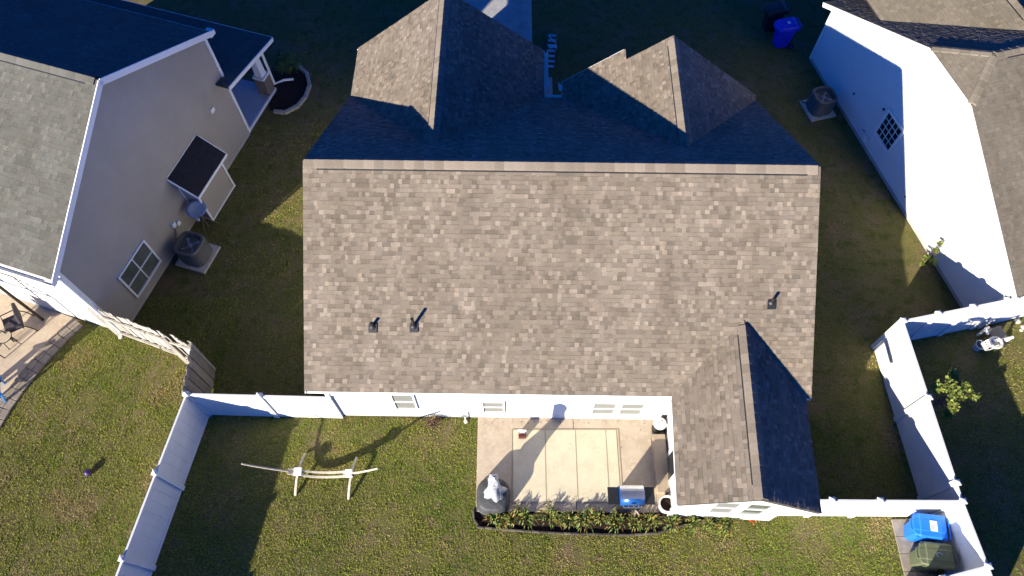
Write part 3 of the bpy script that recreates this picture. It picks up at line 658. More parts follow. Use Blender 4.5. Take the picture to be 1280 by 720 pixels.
for t, x0 in ((.31, -5.70), (.75, -4.28)):
    p = hx(t); m = MB(); m.box((x0 + 5.1, p.y, p.z + .05), (.20, .20, .08), .05); m.build('clamp_block', 'trim', T)
    pts = [Vector((x0 + 5.1 + (-.06 if k < 0 else .05) * abs(k), p.y + k * .56, .30 - .26 * abs(k) ** 1.6)) for k in (-1, -.66, -.33, 0, .33, .66, 1)]
    m = MB()
    for i in range(6): m.beam(pts[i], pts[i + 1], .055, .05)
    m.build('foot', 'hammock', T)

# ------------------------------------------------------------------ on the patio
T = tag(MB().build('x', 'rug') if False else thing('rug', 'large cream outdoor rug with straight fold creases on the patio', 'rug', (1.47, 5.05, .042)))
x = -1.45
for wd in (.90, .84, .84, .30):
    MB().box((x + wd / 2, 0, .006), (wd - .03, 1.94, .010)).build('panel', 'rug', T, bevel=.003); x += wd
    if x < 1.3: MB().box((x - .006, 0, .003), (.032, 1.93, .005)).build('crease', 'rug_edge', T)
ed = MB(); W2, D2 = 1.47, .985
for a, b in (((-W2, -D2), (W2, -D2)), ((W2, -D2), (W2, D2)), ((W2, D2), (-W2, D2)), ((-W2, D2), (-W2, -D2))): ed.beam((*a, .005), (*b, .005), .022, .012)
ed.build('hem', 'rug_edge', T)
T = thing('lantern', 'small dark red box lantern with white lid standing on the patio', 'lantern', (.28, 5.86, .04))
b = MB().box((0, 0, .11), (.20, .17, .21)).build('body', 'red', T, bevel=.008); MB().box((0, .075, .232), (.24, .07, .04)).build('lid', 'white', T, bevel=.005)
MB().tube([(-.07, 0, .245), (-.05, 0, .30), (.05, 0, .30), (.07, 0, .245)], .008, 6).build('handle', 'white', T)
# covered fire table with the covered umbrella on it
T = thing('fire_table', 'round table in a charcoal cover at the patio corner', 'table', (-.50, 4.18, .04)); T.scale = (.86, .92, .95)
MB().lathe((0, 0, 0), [(.46, .0), (.49, .05), (.49, .15), (.46, .38), (.44, .43), (.40, .455), (.2, .47), (.01, .475)], 30, sq=3.2).build('cover', 'charcoal', T, smooth=True)
MB().lathe((0, 0, 0), [(.50, .02), (.515, .05), (.51, .08), (.49, .09)], 30, sq=3.2).build('hem', 'charcoal', T, smooth=True)
T = thing('umbrella', 'closed patio umbrella wrapped in a crinkled silver cover standing on the charcoal table', 'umbrella', (-.45, 4.22, .50))
T.scale = (1.0, 1.0, 1.0)
m = MB(); n = 22; prof = [(.03, -.02), (.27, 0), (.26, .06), (.20, .25), (.15, .5), (.125, .85), (.12, 1.15), (.13, 1.32), (.12, 1.5), (.10, 1.62), (.05, 1.70), (.02, 1.72)]; vs = []; fs = []
for i, (r, z) in enumerate(prof):
    for j in range(n):
        a = 2 * math.pi * j / n; q = r * (1 + .22 * math.sin(4 * a + z * 3.1) * (1 if i > 1 else .6) + .12 * math.sin(7 * a - z * 5) + random.uniform(-.06, .06))
        vs.append((q * math.cos(a), q * .85 * math.sin(a), z + random.uniform(-.02, .02)))
for i in range(len(prof) - 1):
    for j in range(n): fs.append((i * n + j, i * n + (j + 1) % n, (i + 1) * n + (j + 1) % n, (i + 1) * n + j))
fs += [tuple(range(n - 1, -1, -1)), tuple((len(prof) - 1) * n + j for j in range(n))]
m.add(vs, fs).build('cover', 'silver', T, smooth=True)
MB().tube([(0, 0, -.02), (0, 0, 1.62)], .02, 8).build('pole', 'steel', T)
MB().tube([(.13 * math.cos(a), .11 * math.sin(a), 1.02) for a in [k * math.pi / 8 for k in range(16)]], .012, 6, closed=True).build('strap', 'silver', T)
# grill
T = thing('grill', 'gas grill with a steel barrel lid coloured blue as if reflecting sky and two black side shelves', 'grill', (3.04, 4.06, .04))
MB().box((0, 0, .36), (.62, .42, .62)).build('cabinet', 'black', T, bevel=.01)
MB().box((0, -.215, .36), (.54, .012, .52)).build('door', 'blackmetal', T, bevel=.004)
MB().box((0, 0, .72), (.66, .48, .14)).build('firebox', 'blackmetal', T, bevel=.01)
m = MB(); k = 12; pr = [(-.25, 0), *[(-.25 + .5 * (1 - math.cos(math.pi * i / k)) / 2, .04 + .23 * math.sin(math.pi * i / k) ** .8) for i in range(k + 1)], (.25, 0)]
m.prism([(-.31, y, .79 + z) for y, z in pr], (.62, 0, 0)); lid = m.build('lid', 'sky_reflect_lid', T)
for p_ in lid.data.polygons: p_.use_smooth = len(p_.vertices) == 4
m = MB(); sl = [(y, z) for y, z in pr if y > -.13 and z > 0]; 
m.prism([(-.30, y * 1.01, .79 + z + .004) for y, z in sl] + [(-.30, y * .97, .79 + z - .006) for y, z in reversed(sl)], (.60, 0, 0)); m.build('sunlit_top_panel', 'steel', lid)  # added steel panel standing in for the lid's bright, sunlit top
MB().tube([(-.22, -.27, .86), (-.22, -.31, .87), (.22, -.31, .87), (.22, -.27, .86)], .014, 8).build('handle', 'steel', lid)
MB().box((.0, -.262, .98), (.12, .006, .05)).build('thermometer_plate', 'steel', lid)
for s in (-1, 1):
    o = MB().box((s * .46, .0, .80), (.27, .44, .03)).build('side_shelf', 'black', T, bevel=.006)
    for y in (-.17, .17): MB().box((s * .28, y, .05 + .03), (.05, .05, .16)).build('leg', 'black', T)
for i in range(4): MB().tube([(-.2 + i * .13, -.24, .73), (-.2 + i * .13, -.275, .73)], .022, 10).build('knob', 'steel', T)
MB().lathe((-.15, .1, -.0), [(.11, .0), (.125, .05), (.125, .22), (.08, .27), (.04, .29), (.04, .33)], 14).build('gas_cylinder', 'white', T, smooth=True)
# bench box along the wing wall
T = thing('storage_bench', 'low taupe storage bench against the wing wall behind the grill', 'bench', (3.98, 5.02, .04))
MB().box((0, 0, .17), (.30, 1.5, .34)).build('box', 'taupe', T, bevel=.01); MB().box((0, 0, .36), (.34, 1.56, .035)).build('lid', 'taupe', T, bevel=.008)
for y in (-.5, 0, .5): MB().box((-.156, y, .17), (.012, .44, .26)).build('side_panel', 'taupe', T)
T = thing('side_table', 'round white drum side table in the inner corner of the patio', 'table', (4.02, 6.06, .04))
MB().lathe((0, 0, 0), [(.14, 0), (.155, .03), (.135, .22), (.155, .42), (.165, .46)], 26).build('drum', 'blackmetal', T, smooth=True)
MB().lathe((0, 0, .46), [(.165, 0), (.178, .012), (.178, .03), (.165, .04)], 30).build('top', 'white', T)
MB().box((.02, .03, .512), (.09, .05, .022), .5).build('coaster', 'hose', T, bevel=.004)
T = thing('planter', 'tall white round planter filled with black soil at the wing corner', 'planter', (4.02, 3.93, .04))
MB().lathe((0, 0, 0), [(.15, 0), (.17, .03), (.205, .40), (.225, .44), (.225, .475), (.185, .475), (.18, .36), (.05, .35)], 28).build('pot', 'white', T, smooth=True)
MB().lathe((0, 0, 0), [(.182, .355), (.178, .385), (.08, .40), (.01, .395)], 22).build('soil', 'mulch', T, smooth=True)
T = thing('pot', 'small empty clay pot tipped on its side behind the grill front', 'pot', (3.18, 3.72, .11), .6)
MB().tube([(-.09, 0, 0), (-.06, 0, 0), (.08, 0, 0), (.10, 0, 0)], [.055, .06, .085, .09], 14).build('body', 'taupe', T); MB().tube([(.095, 0, 0), (.112, 0, 0)], .098, 14).build('rim', 'white', T)

# planting bed: brick edging and strappy clumps
def curve_pts(P, step):
    out = []; acc = 0
    for (a, b) in zip(P[:-1], P[1:]):
        a = Vector((*a, 0)); b = Vector((*b, 0)); L = (b - a).length; d = (b - a).normalized(); t = -acc
        while t + step <= L: t += step; out.append((a + d * t, math.atan2(d.y, d.x)))
        acc = L - t
    return out
E_ = thing('bed_edging', 'row of low brown edging bricks along the front of the planting bed', 'edging', (0, 3.3, 0))
bp = [MB().box((0, 0, .045), (.195, .05, .085), tone=t) for t in (.25, .35, .5)]
made = {}
for q, a in curve_pts([(-1.02, 3.95), (-1.0, 3.62), (-.84, 3.42), (.3, 3.33), (1.25, 3.27), (3.0, 3.23), (3.75, 3.27), (4.4, 3.45), (4.95, 3.56), (5.5, 3.58)], .205):
    j = random.randrange(3)
    if j not in made: o = bp[j].build('brick', 'paver', E_, bevel=.01); made[j] = o
    else: o = made[j].copy(); C.objects.link(o); o.parent = E_
    o.location = (q.x, q.y - 3.3, random.uniform(-.015, .01)); o.rotation_euler = (0, 0, a + random.uniform(-.05, .05))
def clump(x, y, r, n, label, m='leaf', h=.23, name='daylily', cat='plant', group='strappy plants in the bed beside the patio'):
    T = thing(name, label, cat, (x, y, .0), 0, group); mb = MB()
    for k in range(n):
        a = random.uniform(0, 6.28); L = r * random.uniform(.35, 1.25) * (1 + .25 * math.sin(a * 2 + x * 9)); hh = h * random.uniform(.6, 1.2); w_ = random.uniform(.010, .019); p0 = Vector((random.uniform(-.35, .35) * r, random.uniform(-.3, .3) * r, 0))
        d = Vector((math.cos(a), math.sin(a), 0)); s_ = Vector((-d.y, d.x, 0)); t = random.uniform(.4, 1.2); br_ = random.random() < .22; cc = (t * 1.5, t * .85, t * .9) if br_ else (t * random.uniform(.8, 1.1), t, t * .9); prev = None; vs = []
        for i, (u, z, ww) in enumerate(((0, 0, .6), (.35, .8, 1), (.7, 1, .9), (1.0, .72, .1))):
            c = p0 + d * L * u + Z * hh * z; vs += [c - s_ * w_ * ww, c + s_ * w_ * ww]
        mb.add(vs, [(0, 1, 3, 2), (2, 3, 5, 4), (4, 5, 7, 6)], cc)
    mb.build('foliage', m, T)
    MB().lathe((0, 0, 0), [(.03, 0), (.04, .03), (.02, .07)], 8).build('stem', 'bark', T)
    return T
PL = [(-.38, 3.68, .27, 'bright green strappy clump next to the charcoal table, first in the bed'), (.02, 3.64, .22, 'strappy clump squeezed in second from the charcoal table'), (.34, 3.68, .24, 'third strappy clump from the charcoal table, by the bare mulch'),
      (1.02, 3.70, .27, 'strappy clump standing alone between two patches of bare mulch'), (1.50, 3.60, .22, 'low strappy clump below the patio joint'), (1.92, 3.62, .25, 'leafy clump below the right part of the cream rug'), (2.30, 3.66, .22, 'sparse strappy clump left of the grill'),
      (2.72, 3.58, .24, 'straggly brownish clump in front of the grill'), (3.2, 3.5, .22, 'clump in front of the grill beside the small pot'), (3.62, 3.57, .27, 'yellow green clump left of the white planter'), (4.15, 3.56, .24, 'clump at the foot of the white planter'),
      (4.70, 3.56, .24, 'clump under the wing gable, nearest its corner'), (5.15, 3.5, .20, 'thin clump under the left gable window'), (5.58, 3.55, .30, 'broad lime green clump under the wing gable windows, last in the bed')]
for i, (x, y, r, lb) in enumerate(PL): clump(x, y, r * random.uniform(.85, 1.15), random.choice((60, 90, 120)), lb)
clump(6.32, 3.6, .11, 26, 'small orange flowering plant under the wing gable', 'flower' if 'flower' in M else 'leaf', .08, 'marigold', 'flower', 'single flowers')
for i in range(6):
    pass
T = thing('shrub', 'dry brown leafless shrub against the white back wall', 'shrub', (-2.2, 6.18, 0)); m = MB()
for k in range(70):
    a = random.uniform(0, 6.28); L = random.uniform(.1, .34); p = Vector((0, 0, .02)); pts = [p]
    for s_ in range(3): p = p + Vector((math.cos(a) * L / 3 + random.uniform(-.04, .04), math.sin(a) * L / 4 + random.uniform(-.03, .03), random.uniform(.04, .15))); pts.append(p)
    m.tube(pts, [.007, .005, .004, .002], 4, random.uniform(.5, 1.6))
m.build('twigs', 'dry', T); m = MB(); leaf_cloud(m, (.02, 0, .22), .27, 160, .05, .6, col=(.5, 2.0)); m.build('foliage', 'dry', T)
T = thing('yard_hydrant', 'thin white garden tap post with two small grey heads by the back wall', 'tap', (-1.29, 6.28, 0))
MB().tube([(0, 0, 0), (0, 0, .5)], .018, 8).build('post', 'white', T); MB().tube([(-.10, 0, .50), (-.04, -.01, .54), (.04, -.01, .54), (.11, 0, .50)], [.02, .026, .026, .02], 8).build('tap_head', 'steel', T); MB().lathe((0, 0, 0), [(.06, 0), (.05, .04), (.02, .07)], 10).build('base', 'white', T)
T = thing('ball', 'small dark purple toy ball lying on the left lawn', 'ball', (-11.41, 4.83, .095)); T.scale = (1.15, 1.15, 1.15); MB().lathe((0, 0, -.085), [(.01, 0), (.05, .015), (.085, .06), (.09, .085), (.085, .11), (.05, .155), (.01, .17)], 16).build('shell', 'purple', T, smooth=True); MB().tube([(.075 * math.cos(k * .524), .075 * math.sin(k * .524), .03) for k in range(12)], .012, 5, closed=True).build('seam', 'black', T)
leafs = thing('dirt_patch', 'worn bare earth patch by the hammock stand', 'dirt') if False else None

# ------------------------------------------------------------------ wheeled bins
def bin_(label, x, y, rz, m, sticker=None, group=None, s=1.0):
    """lid hinge along local +x side; wheels there too"""
    T = thing('wheeled_bin', label, 'bin', (x, y, 0), rz, group); T.scale = (s, s, s)
    b = MB(); vs = []
    for z, lx, ly in ((.06, .25, .22), (.5, .30, .25), (.92, .34, .275)):
        for q in range(16):
            a = 2 * math.pi * (q + .5) / 16; ca, sa = math.cos(a), math.sin(a); k = 1 / (abs(ca) ** 5 + abs(sa) ** 5) ** .2; vs.append((lx * k * ca, ly * k * sa, z))
    b.add(vs, [(i * 16 + j, i * 16 + (j + 1) % 16, i * 16 + 16 + (j + 1) % 16, i * 16 + 16 + j) for i in range(2) for j in range(16)] + [tuple(range(15, -1, -1)), tuple(range(32, 48))])
    bo = b.build('body', m, T); MB().box((0, 0, .915), (.74, .60, .05)).build('rim', m, bo, bevel=.012)
    l = MB(); n = 6; rows = []
    prof = [(-.43, .93), (-.40, .975), (-.30, .995), (-.28, 1.02), (.20, 1.045), (.33, 1.02), (.385, .95)]
    wds = [.20, .25, .27, .285, .295, .295, .29]; vs = []
    for (px, pz), wd in zip(prof, wds):
        for yy in (-1, -.86, -.5, -.42, .42, .5, .86, 1):
            vs.append((px - (.035 if (abs(yy) < .6 and px < -.39) else 0), yy * wd, pz - (.03 if abs(yy) == 1 else 0) + (.012 if abs(yy) < .45 else 0)))
    l.add(vs, [(i * 8 + j, i * 8 + j + 1, i * 8 + 9 + j, i * 8 + 8 + j) for i in range(6) for j in range(7)])
    lo_ = [(v[0], v[1], .925) for v in vs]
    ring = [j for j in range(8)] + [i * 8 + 7 for i in range(1, 7)] + [48 + j for j in range(6, -1, -1)] + [i * 8 for i in range(5, 0, -1)]
    L0 = [vs[i] for i in ring] + [lo_[i] for i in ring]; k = len(ring)
    l.add(L0, [(i, (i + 1) % k, k + (i + 1) % k, k + i) for i in range(k)])
    ld = l.build('lid', m, T, bevel=.006)
    MB().tube([(-.46, -.13, .95), (-.50, -.10, .95), (-.50, .10, .95), (-.46, .13, .95)], .018, 8).build('lid_grip', m, ld)
    MB().tube([(.41, -.25, .97), (.43, -.24, .99), (.43, .24, .99), (.41, .25, .97)], .019, 8).build('handle', m, T)
    if sticker:
        st = MB().box((.02, 0, 1.053), (.17, .25, .004) if m != 'bin_navy' else (.10, .11, .004)).build('label_sticker', sticker, ld); ld2 = MB()
        for i in range(5 if m != 'bin_navy' else 0): ld2.box((-.045 + i * .022, -.02 + .01 * (i % 2), 1.0575), (.007, .16 - .02 * (i % 3), .002))
        if ld2.v: ld2.build('print', 'ac', st)
    em = MB()
    for yy in (-.05, 0, .05): em.box((-.35, yy, .985), (.05, .035, .006))
    em.build('emblem', 'sticker' if m != 'bin_olive' else 'dish', ld)
    if m == 'bin_olive': MB().tube([(.0 + .07 * math.cos(k * .7), .05 * math.sin(k * .7), 1.047) for k in range(7)], .012, 5).build('moulded_mark', 'dish', ld)
    for s_ in (-1, 1):
        wl_ = MB().tube([(.30, s_ * .24, .12), (.30, s_ * .29, .12)], .12, 18).build('wheel', 'black', T); MB().tube([(.30, s_ * .29, .12), (.30, s_ * .30, .12)], .05, 12).build('hub', m, wl_)
    return T
bin_('bright blue recycling bin with a white lid sticker on the pavers by the right fence', 10.42, 3.28, R(-8), 'bin_blue', 'sticker')
bg_ = bin_('olive green rubbish bin beside the bright blue one', 10.40, 2.60, R(-8), 'bin_olive')
bin_('deep blue bin with small white lid mark against the shaded wall of the right house', 9.95, 20.75, R(10), 'bin_navy', 'sticker')
bin_('black bin just beyond the deep blue one, against the right house wall', 9.70, 21.6, R(10), 'black')
PV = tag(bpy.data.objects.new('paver_pad', None), kind='structure'); C.objects.link(PV); made = []
for r_ in range(5):
    for c_ in range(2):
        if not made: o = MB().box((0, 0, .02), (.44, .42, .05)).build('paver', 'paver', PV, bevel=.01); made.append(o)
        else: o = made[0].copy(); C.objects.link(o); o.parent = PV
        o.location = (10.16 + c_ * .45, 3.42 - r_ * .43, 0); o.rotation_euler = (0, 0, random.uniform(-.02, .02))

# ------------------------------------------------------------------ air conditioners, dish, hose reel
def aircon(label, x, y, rz, s):
    T = thing('air_conditioner', label, 'air conditioner', (x, y, 0), rz, 'air conditioners beside the houses'); T.scale = (s,) * 3
    MB().box((0, 0, .04), (.95, .95, .08)).build('pad', 'stone', T, bevel=.015)
    b = MB().lathe((0, 0, .08), [(.38, 0), (.385, .03), (.38, .60), (.385, .66), (.37, .68), (.31, .69), (.29, .64), (.285, .40)], 32, sq=3.4).build('casing', 'ac', T)
    g_ = MB()
    for z in [.12 + .04 * k for k in range(13)]: g_.lathe((0, 0, z), [(.386, 0), (.392, .006), (.386, .012)], 32, sq=3.4)
    g_.build('louvres', 'ac', b)
    MB().lathe((0, 0, .55), [(.285, 0), (.28, .02), (.02, .02)], 24).build('fan_well', 'ac_dark', b)
    fn = MB(); 
    for k in range(4):
        a = k * math.pi / 2 + .4; d = Vector((math.cos(a), math.sin(a), 0)); e = Vector((-d.y, d.x, 0))
        fn.add([d * .06 + Z * .60, d * .26 + e * .02 + Z * .60, d * .24 + e * .15 + Z * .64, d * .07 + e * .06 + Z * .63], [(0, 1, 2, 3)])
    fn.lathe((0, 0, .58), [(.07, 0), (.07, .06), (.03, .08)], 12); fn.build('fan', 'dish', b)
    gr = MB()
    for r_ in (.08, .13, .18, .23, .28): gr.tube([(r_ * math.cos(a), r_ * math.sin(a), .77 - r_ * .02) for a in [k * math.pi / 12 for k in range(24)]], .0035, 4, closed=True)
    for k in range(8): a = k * math.pi / 4; gr.beam((.05 * math.cos(a), .05 * math.sin(a), .775), (.30 * math.cos(a), .30 * math.sin(a), .765), .006, .006)
    gr.build('grille', 'ac', b)
    MB().tube([(-.36, .2, .25), (-.5, .25, .22), (-.62, .25, .35)], .02, 6).build('pipe', 'black', T)
aircon('rounded grey air conditioner on a pad below the taupe house window', -9.83, 11.62, R(-18), 1.08)
aircon('grey air conditioner on a square pad against the shaded right house', 10.75, 17.62, R(14.5), 1.0)
T = thing('satellite_dish', 'pale blue grey satellite dish on a tripod in front of the taupe wall', 'satellite dish', (-9.72, 12.72, 0))
m = MB(); m.lathe((0, 0, 0), [(.01, 0), (.12, .012), (.22, .04), (.31, .085), (.315, .095), (.22, .052), (.12, .024), (.01, .012)], 28, sx=1.05, sy=.9)
d_ = m.build('reflector', 'dish', T, smooth=True); d_.location = (-.02, .04, .95); d_.rotation_euler = (R(22), R(-6), .3)
MB().tube([(0, 0, .9), (.1, -.2, .92), (.16, -.42, 1.08)], .016, 6).build('feed_arm', 'ac', T); MB().box((.16, -.44, 1.10), (.08, .07, .10)).build('receiver', 'dish', T, bevel=.01)
MB().tube([(0, 0, .05), (0, 0, .92)], .025, 8).build('mast', 'ac', T)
for a in (.4, 2.5, 4.6): MB().tube([(0, 0, .6), (.34 * math.cos(a), .34 * math.sin(a), .0)], .015, 6).build('leg', 'ac', T)
T = thing('hose_reel_cart', 'white garden hose reel cart in front of the right house fence', 'hose reel', (13.95, 8.62, 0), R(15))
MB().box((.22, .12, .36), (.46, .42, .07)).build('storage_tray', 'ac', T, bevel=.02)
tm = MB(); tm.tube([(-.05, -.12, .05), (-.05, -.12, .55), (.40, -.14, .60), (.48, -.10, .4), (.48, -.1, .05)], .04, 8); tm.tube([(-.1, .32, .05), (-.1, .32, .6), (-.22, .30, .62), (-.24, .12, .6)], .04, 8); tm.build('frame', 'white', T)
MB().tube([(-.16, -.22, .35), (-.16, .1, .35)], .1, 18).build('drum', 'blackmetal', T)
rg = MB()
for k in range(4): rg.tube([(-.16 + .19 * math.cos(a), -.2 + k * .06, .38 + .19 * math.sin(a)) for a in [q * math.pi / 10 for q in range(20)]], .03, 6, closed=True)
rg.tube([(-.18 + .17 * math.cos(a), -.17 + .15 * math.sin(a), .62) for a in [q * math.pi / 10 for q in range(20)]], .045, 8, closed=True); rg.build('hose', 'hose', T)
for s_ in (-.18, .34): MB().tube([(.44, s_, .12), (.44, s_ + .05, .12)], .12, 16).build('wheel', 'black', T)
T = thing('bucket', 'small pale blue bucket under the hose reel', 'bucket', (13.62, 8.5, 0))
MB().lathe((0, 0, 0), [(.10, 0), (.14, .26), (.15, .28), (.135, .28), (.10, .05)], 20).build('pail', 'dish', T); MB().tube([(-.14, 0, .27), (-.1, .12, .30), (.1, .12, .30), (.14, 0, .27)], .006, 5).build('handle', 'steel', T)
def rock(label, x, y, r):
    m = MB(); vs = []; n = 9
    m.lathe((0, 0, 0), [(r * .8, -.02), (r, r * .25), (r * .85, r * .6), (r * .4, r * .8), (.01, r * .82)], n, sx=random.uniform(.8, 1.2), sy=random.uniform(.8, 1.1), rz=random.random())
    m.v = [(a + random.uniform(-.1, .1) * r, b + random.uniform(-.1, .1) * r, c) for a, b, c in m.v]
    o = m.build('stone', 'stone', None, smooth=True); o.location = (x, y, 0); return tag(o, label, 'stone', 'pale stones beyond the hose reel')
rock('largest pale stone near the hose reel', 15.11, 9.37, .10); rock('small pale stone up by the fence, farthest from the hose reel', 15.17, 9.62, .07); rock('middling pale stone nearest the bottom of the trio', 15.22, 9.17, .085); rock('smallest pale pebble touching the middling stone', 15.14, 9.08, .055)

# ------------------------------------------------------------------ by the street: ladder, porch bed
T = thing('stepladder', 'aluminium ladder lying in the shaded grass between the two front gables', 'ladder', (1.44, 20.35, .04), R(-5))
for s_ in (-1, 1): MB().beam((s_ * .17, -.88, .04), (s_ * .15, .88, .04), .022, .07).build('rail', 'ac', T)
for i, y in enumerate((-.78, -.52, -.26, 0, .26, .52, .78)): MB().box((0, y, .055), (.31, .10, .03), rx=.25).build('rung', 'alu', T)
MB().box((.05, .18, .10), (.3, .16, .02), .2).build('tool_tray', 'alu', T); MB().tube([(-.14, .72, .09), (.14, .35, .12), (.2, .05, .1)], .014, 6).build('brace', 'alu', T)
T = thing('garden_edging', 'curved border of grey concrete blocks round the bed by the left porch', 'edging', (-7.6, 18.4, 0)); made = []
arc = [(-8.45, 17.50), (-7.95, 17.42), (-7.55, 17.72), (-7.33, 18.15), (-7.25, 18.7), (-7.42, 19.25), (-7.78, 19.65)]
for q, a in curve_pts(arc, .19):
    if not made: o = MB().box((0, 0, .06), (.18, .12, .13), tone=.8).build('brick', 'stone', T, bevel=.015); made.append(o)
    else: o = made[0].copy(); C.objects.link(o); o.parent = T
    o.location = (q.x + 7.6, q.y - 18.4, 0); o.rotation_euler = (0, 0, a + random.uniform(-.06, .06))
sheet('porch_bed', [(-8.5, 17.6), (-7.95, 17.5), (-7.6, 17.8), (-7.4, 18.2), (-7.32, 18.7), (-7.5, 19.25), (-7.9, 19.65), (-8.6, 20.4), (-8.9, 18.6)], .02, 'mulch')
def shrub(label, x, y, r, n, m, size, h, zsq=.8, name='shrub'):
    T = thing(name, label, 'shrub', (x, y, 0)); mb = MB()
    for k in range(7):
        a = k * .9 + random.random(); leaf_cloud(mb, (math.cos(a) * r * .5, math.sin(a) * r * .5, h + random.uniform(-.1, .1) * r), r * random.uniform(.45, .65), n // 7, size, zsq)
    mb.build('foliage', m, T); tb_ = MB()
    for k in range(5): a = k * 1.26; tb_.tube([(0, 0, 0), (math.cos(a) * r * .25, math.sin(a) * r * .25, h * .6), (math.cos(a) * r * .55, math.sin(a) * r * .55, h)], [.03, .02, .008], 6)
    tb_.build('stem', 'bark', T); return T
shrub('round dark green shrub in the bed beside the left porch column', -8.05, 19.35, .52, 1500, 'leaf_dark', .07, .5)
# sapling between fence and right yard
def sapling(label, x, y, h, blobs, n, size, m='leaf', name='sapling', cat='tree'):
    T = thing(name, label, cat, (x, y, 0)); mb = MB(); bm_ = MB(); bm_.tube([(0, 0, 0), (.01, .02, h * .5), (0, 0, h * .85)], [.035, .026, .012], 8)
    for bx, by, bz, br in blobs:
        for k in range(5): leaf_cloud(mb, (bx + random.uniform(-.5, .5) * br, by + random.uniform(-.5, .5) * br, bz + random.uniform(-.3, .3) * br), br * .6, n // 5, size, .7, col=(.6, 1.35))
        bm_.tube([(0, 0, h * random.uniform(.35, .6)), (bx * .5, by * .5, (bz + h * .5) / 2), (bx, by, bz)], [.018, .012, .005], 6)
    bm_.build('trunk', 'bark', T); mb.build('crown', m, T); return T
sapling('leafy young tree standing in the dark yard right of the fence', 11.50, 6.52, 1.9, [(-.32, .22, 1.62, .17), (-.05, .0, 1.8, .2), (.12, .42, 1.7, .15), (.30, .10, 1.75, .18), (.56, .02, 1.6, .14), (.0, -.28, 1.55, .17), (-.12, .16, 1.85, .16), (.22, -.08, 1.6, .15), (-.1, -.5, 1.4, .11)], 200, .095)
sapling('straggly green bush growing at the base of the right house wall', 12.78, 11.25, .9, [(0, 0, .55, .17), (-.10, .10, .45, .15), (.05, -.15, .5, .15), (.12, .30, .95, .10), (.06, .14, .75, .12), (-.16, -.05, .35, .13)], 90, .06, name='bush', cat='bush')

# ------------------------------------------------------------------ back patio of the left house
sheet('neighbour_patio', [(-18, 11.3), (-18, 6.6), (-14.35, 6.6), (-14.15, 7.3), (-13.85, 8.0), (-13.45, 8.72), (-12.95, 9.4)], .035, 'concrete', .06)
T = tag(bpy.data.objects.new('paver_border', None), kind='structure'); C.objects.link(T); made = []
for q, a in curve_pts([(-14.40, 5.9), (-14.2, 6.7), (-13.95, 7.4), (-13.62, 8.1), (-13.22, 8.8), (-12.9, 9.25)], .30):
    for row in range(2):
        if not made: o = MB().box((0, 0, .03), (.285, .22, .07), tone=.95).build('paver', 'paver', T, bevel=.01); made.append(o)
        else: o = made[0].copy(); C.objects.link(o); o.parent = T
        s_ = Vector((-math.sin(a), math.cos(a), 0)); p = q + s_ * (.23 * row - .02); o.location = p; o.rotation_euler = (0, 0, a)
# steel framed canopy, lounge chairs and a side table
T = thing('canopy_frame', 'dark metal canopy frame over the lounge chairs on the neighbour patio', 'canopy', (-15.2, 8.9, 0), R(-18))
for x, y in ((.95, -1.2), (.95, .85), (-2.2, -1.2), (-2.2, .85)): MB().box((x, y, 1.12), (.07, .07, 2.24)).build('post', 'blackmetal', T)
for a, b in (((-2.2, -1.2), (.95, -1.2)), ((-2.2, .85), (.95, .85)), ((.95, -1.2), (.95, .85)), ((-2.2, -1.2), (-2.2, .85)), ((-.6, -1.2), (-.6, .85))): MB().beam((*a, 2.27), (*b, 2.27), .06, .08).build('beam', 'blackmetal', T)
m = MB()
for i in range(8):
    a0_, a1_ = -2.2 + i * .2, -2.2 + (i + 1) * .2; z0_ = 2.33 + .05 * math.sin(i); z1_ = 2.33 + .05 * math.sin(i + 1)
    m.add([(a0_, -1.2, z0_), (a1_, -1.2, z1_), (a1_, .85, z1_), (a0_, .85, z0_), (a0_, -1.2, z0_ - .01), (a1_, -1.2, z1_ - .01), (a1_, .85, z1_ - .01), (a0_, .85, z0_ - .01)], [(0, 1, 2, 3), (7, 6, 5, 4), (0, 4, 5, 1), (1, 5, 6, 2), (2, 6, 7, 3), (3, 7, 4, 0)])
m.build('fabric', 'charcoal', T)
def patio_chair(label, x, y, rz, m='cushion', fm='blackmetal'):
    T = thing('patio_chair', label, 'chair', (x, y, .035), rz, 'chairs on the neighbour patio')
    for s_ in (-1, 1):
        MB().tube([(s_ * .29, -.30, 0), (s_ * .29, -.28, .40), (s_ * .29, -.22, .60), (s_ * .29, .18, .62), (s_ * .29, .34, .3), (s_ * .29, .40, 0)], .017, 7).build('arm', fm, T)
    for y_, z_ in ((-.25, .38), (.2, .38)): MB().tube([(-.29, y_, z_), (.29, y_, z_)], .015, 6).build('crossbar', fm, T)
    MB().box((0, -.02, .42), (.52, .50, .10)).build('seat', m, T, bevel=.03); MB().box((0, .27, .70), (.52, .10, .58), rx=-.25).build('backrest', m, T, bevel=.03)
    return T
patio_chair('dark cushioned patio chair nearest the left house wall', -14.55, 9.1, R(-60)); patio_chair('tan cushioned patio chair under the canopy frame', -14.95, 8.55, R(70), 'tan_cushion')
T = thing('side_table', 'small round metal table between the patio chairs', 'table', (-14.62, 8.62, .035))
MB().lathe((0, 0, .5), [(.20, 0), (.21, .01), (.20, .02)], 24).build('top', 'tan_cushion', T); MB().tube([(.2 * math.cos(k * .39), .2 * math.sin(k * .39), .51) for k in range(16)], .014, 6, closed=True).build('rim', 'blackmetal', T)
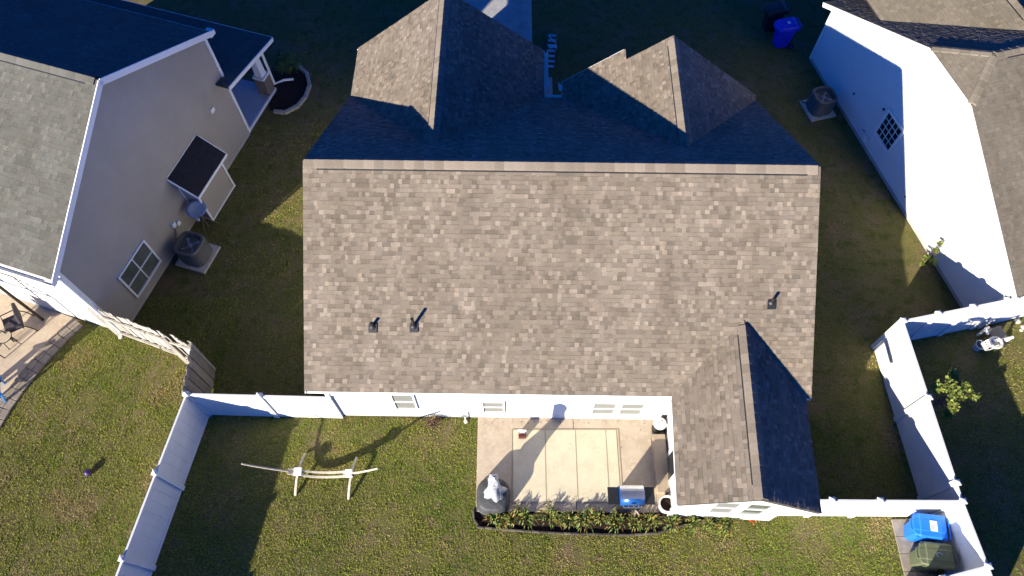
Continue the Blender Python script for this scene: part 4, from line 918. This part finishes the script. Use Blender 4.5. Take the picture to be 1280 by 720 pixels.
for k in range(3): MB().tube([(.12 * math.cos(k * 2.1), .12 * math.sin(k * 2.1), .5), (.2 * math.cos(k * 2.1), .2 * math.sin(k * 2.1), 0)], .012, 6).build('leg', 'blackmetal', T)
# blue slatted garden chair
T = thing('garden_chair', 'bright blue slatted plastic garden chair at the left edge', 'chair', (-14.62, 7.05, .035), R(-68), 'blue chairs')
for i in range(5): MB().box((-.2 + i * .1, .32 + .0, .66), (.085, .025, .75), rx=-.32).build('back_slat', 'blue_chair', T, bevel=.006)
for i in range(5): MB().box((0, -.24 + i * .11, .36 - i * .02), (.5, .095, .025)).build('seat_slat', 'blue_chair', T, bevel=.006)
for s_ in (-1, 1):
    MB().box((s_ * .33, -.02, .58), (.12, .68, .03)).build('arm', 'blue_chair', T, bevel=.008); MB().box((s_ * .29, -.28, .29), (.09, .03, .57)).build('leg', 'blue_chair', T); MB().box((s_ * .29, .28, .22), (.09, .03, .5), rx=-.3).build('leg', 'blue_chair', T)
MB().box((0, .36, .62), (.56, .03, .09), rx=-.3).build('back_rail', 'blue_chair', T)

# dead leaves and crumbs blown over the slab and the lawn
lm = MB()
for _ in range(420):
    if random.random() < .3: x, y, z = random.uniform(-.9, 4.0), random.choice((random.uniform(3.85, 4.1), random.uniform(3.85, 6.3), random.uniform(6.2, 6.38))), .062
    else: x, y, z = random.choice((random.uniform(-8.2, 10), random.uniform(-14, -9.5))), random.uniform(1.5, 6.2), .03
    if z > .05 and 0 < x < 3 and 4 < y < 6.1 and random.random() < .85: continue
    if z < .05 and (-1 < x < 7.3 and y > 3.3): continue
    a = random.uniform(0, 6.28); q = random.uniform(.012, .028); d = Vector((math.cos(a), math.sin(a), 0)); e = Vector((-d.y, d.x, random.uniform(-.3, .5)))
    c = Vector((x, y, z)); lm.add([c - d * q, c - e * q * .5, c + d * q, c + e * q * .5], [(0, 1, 2, 3)], random.choice((.6, .9, 1.5, 2.2)))
tag(lm.build('fallen_leaves', 'dry'), 'small dry leaves scattered over patio and lawn', 'leaves', kind='stuff')
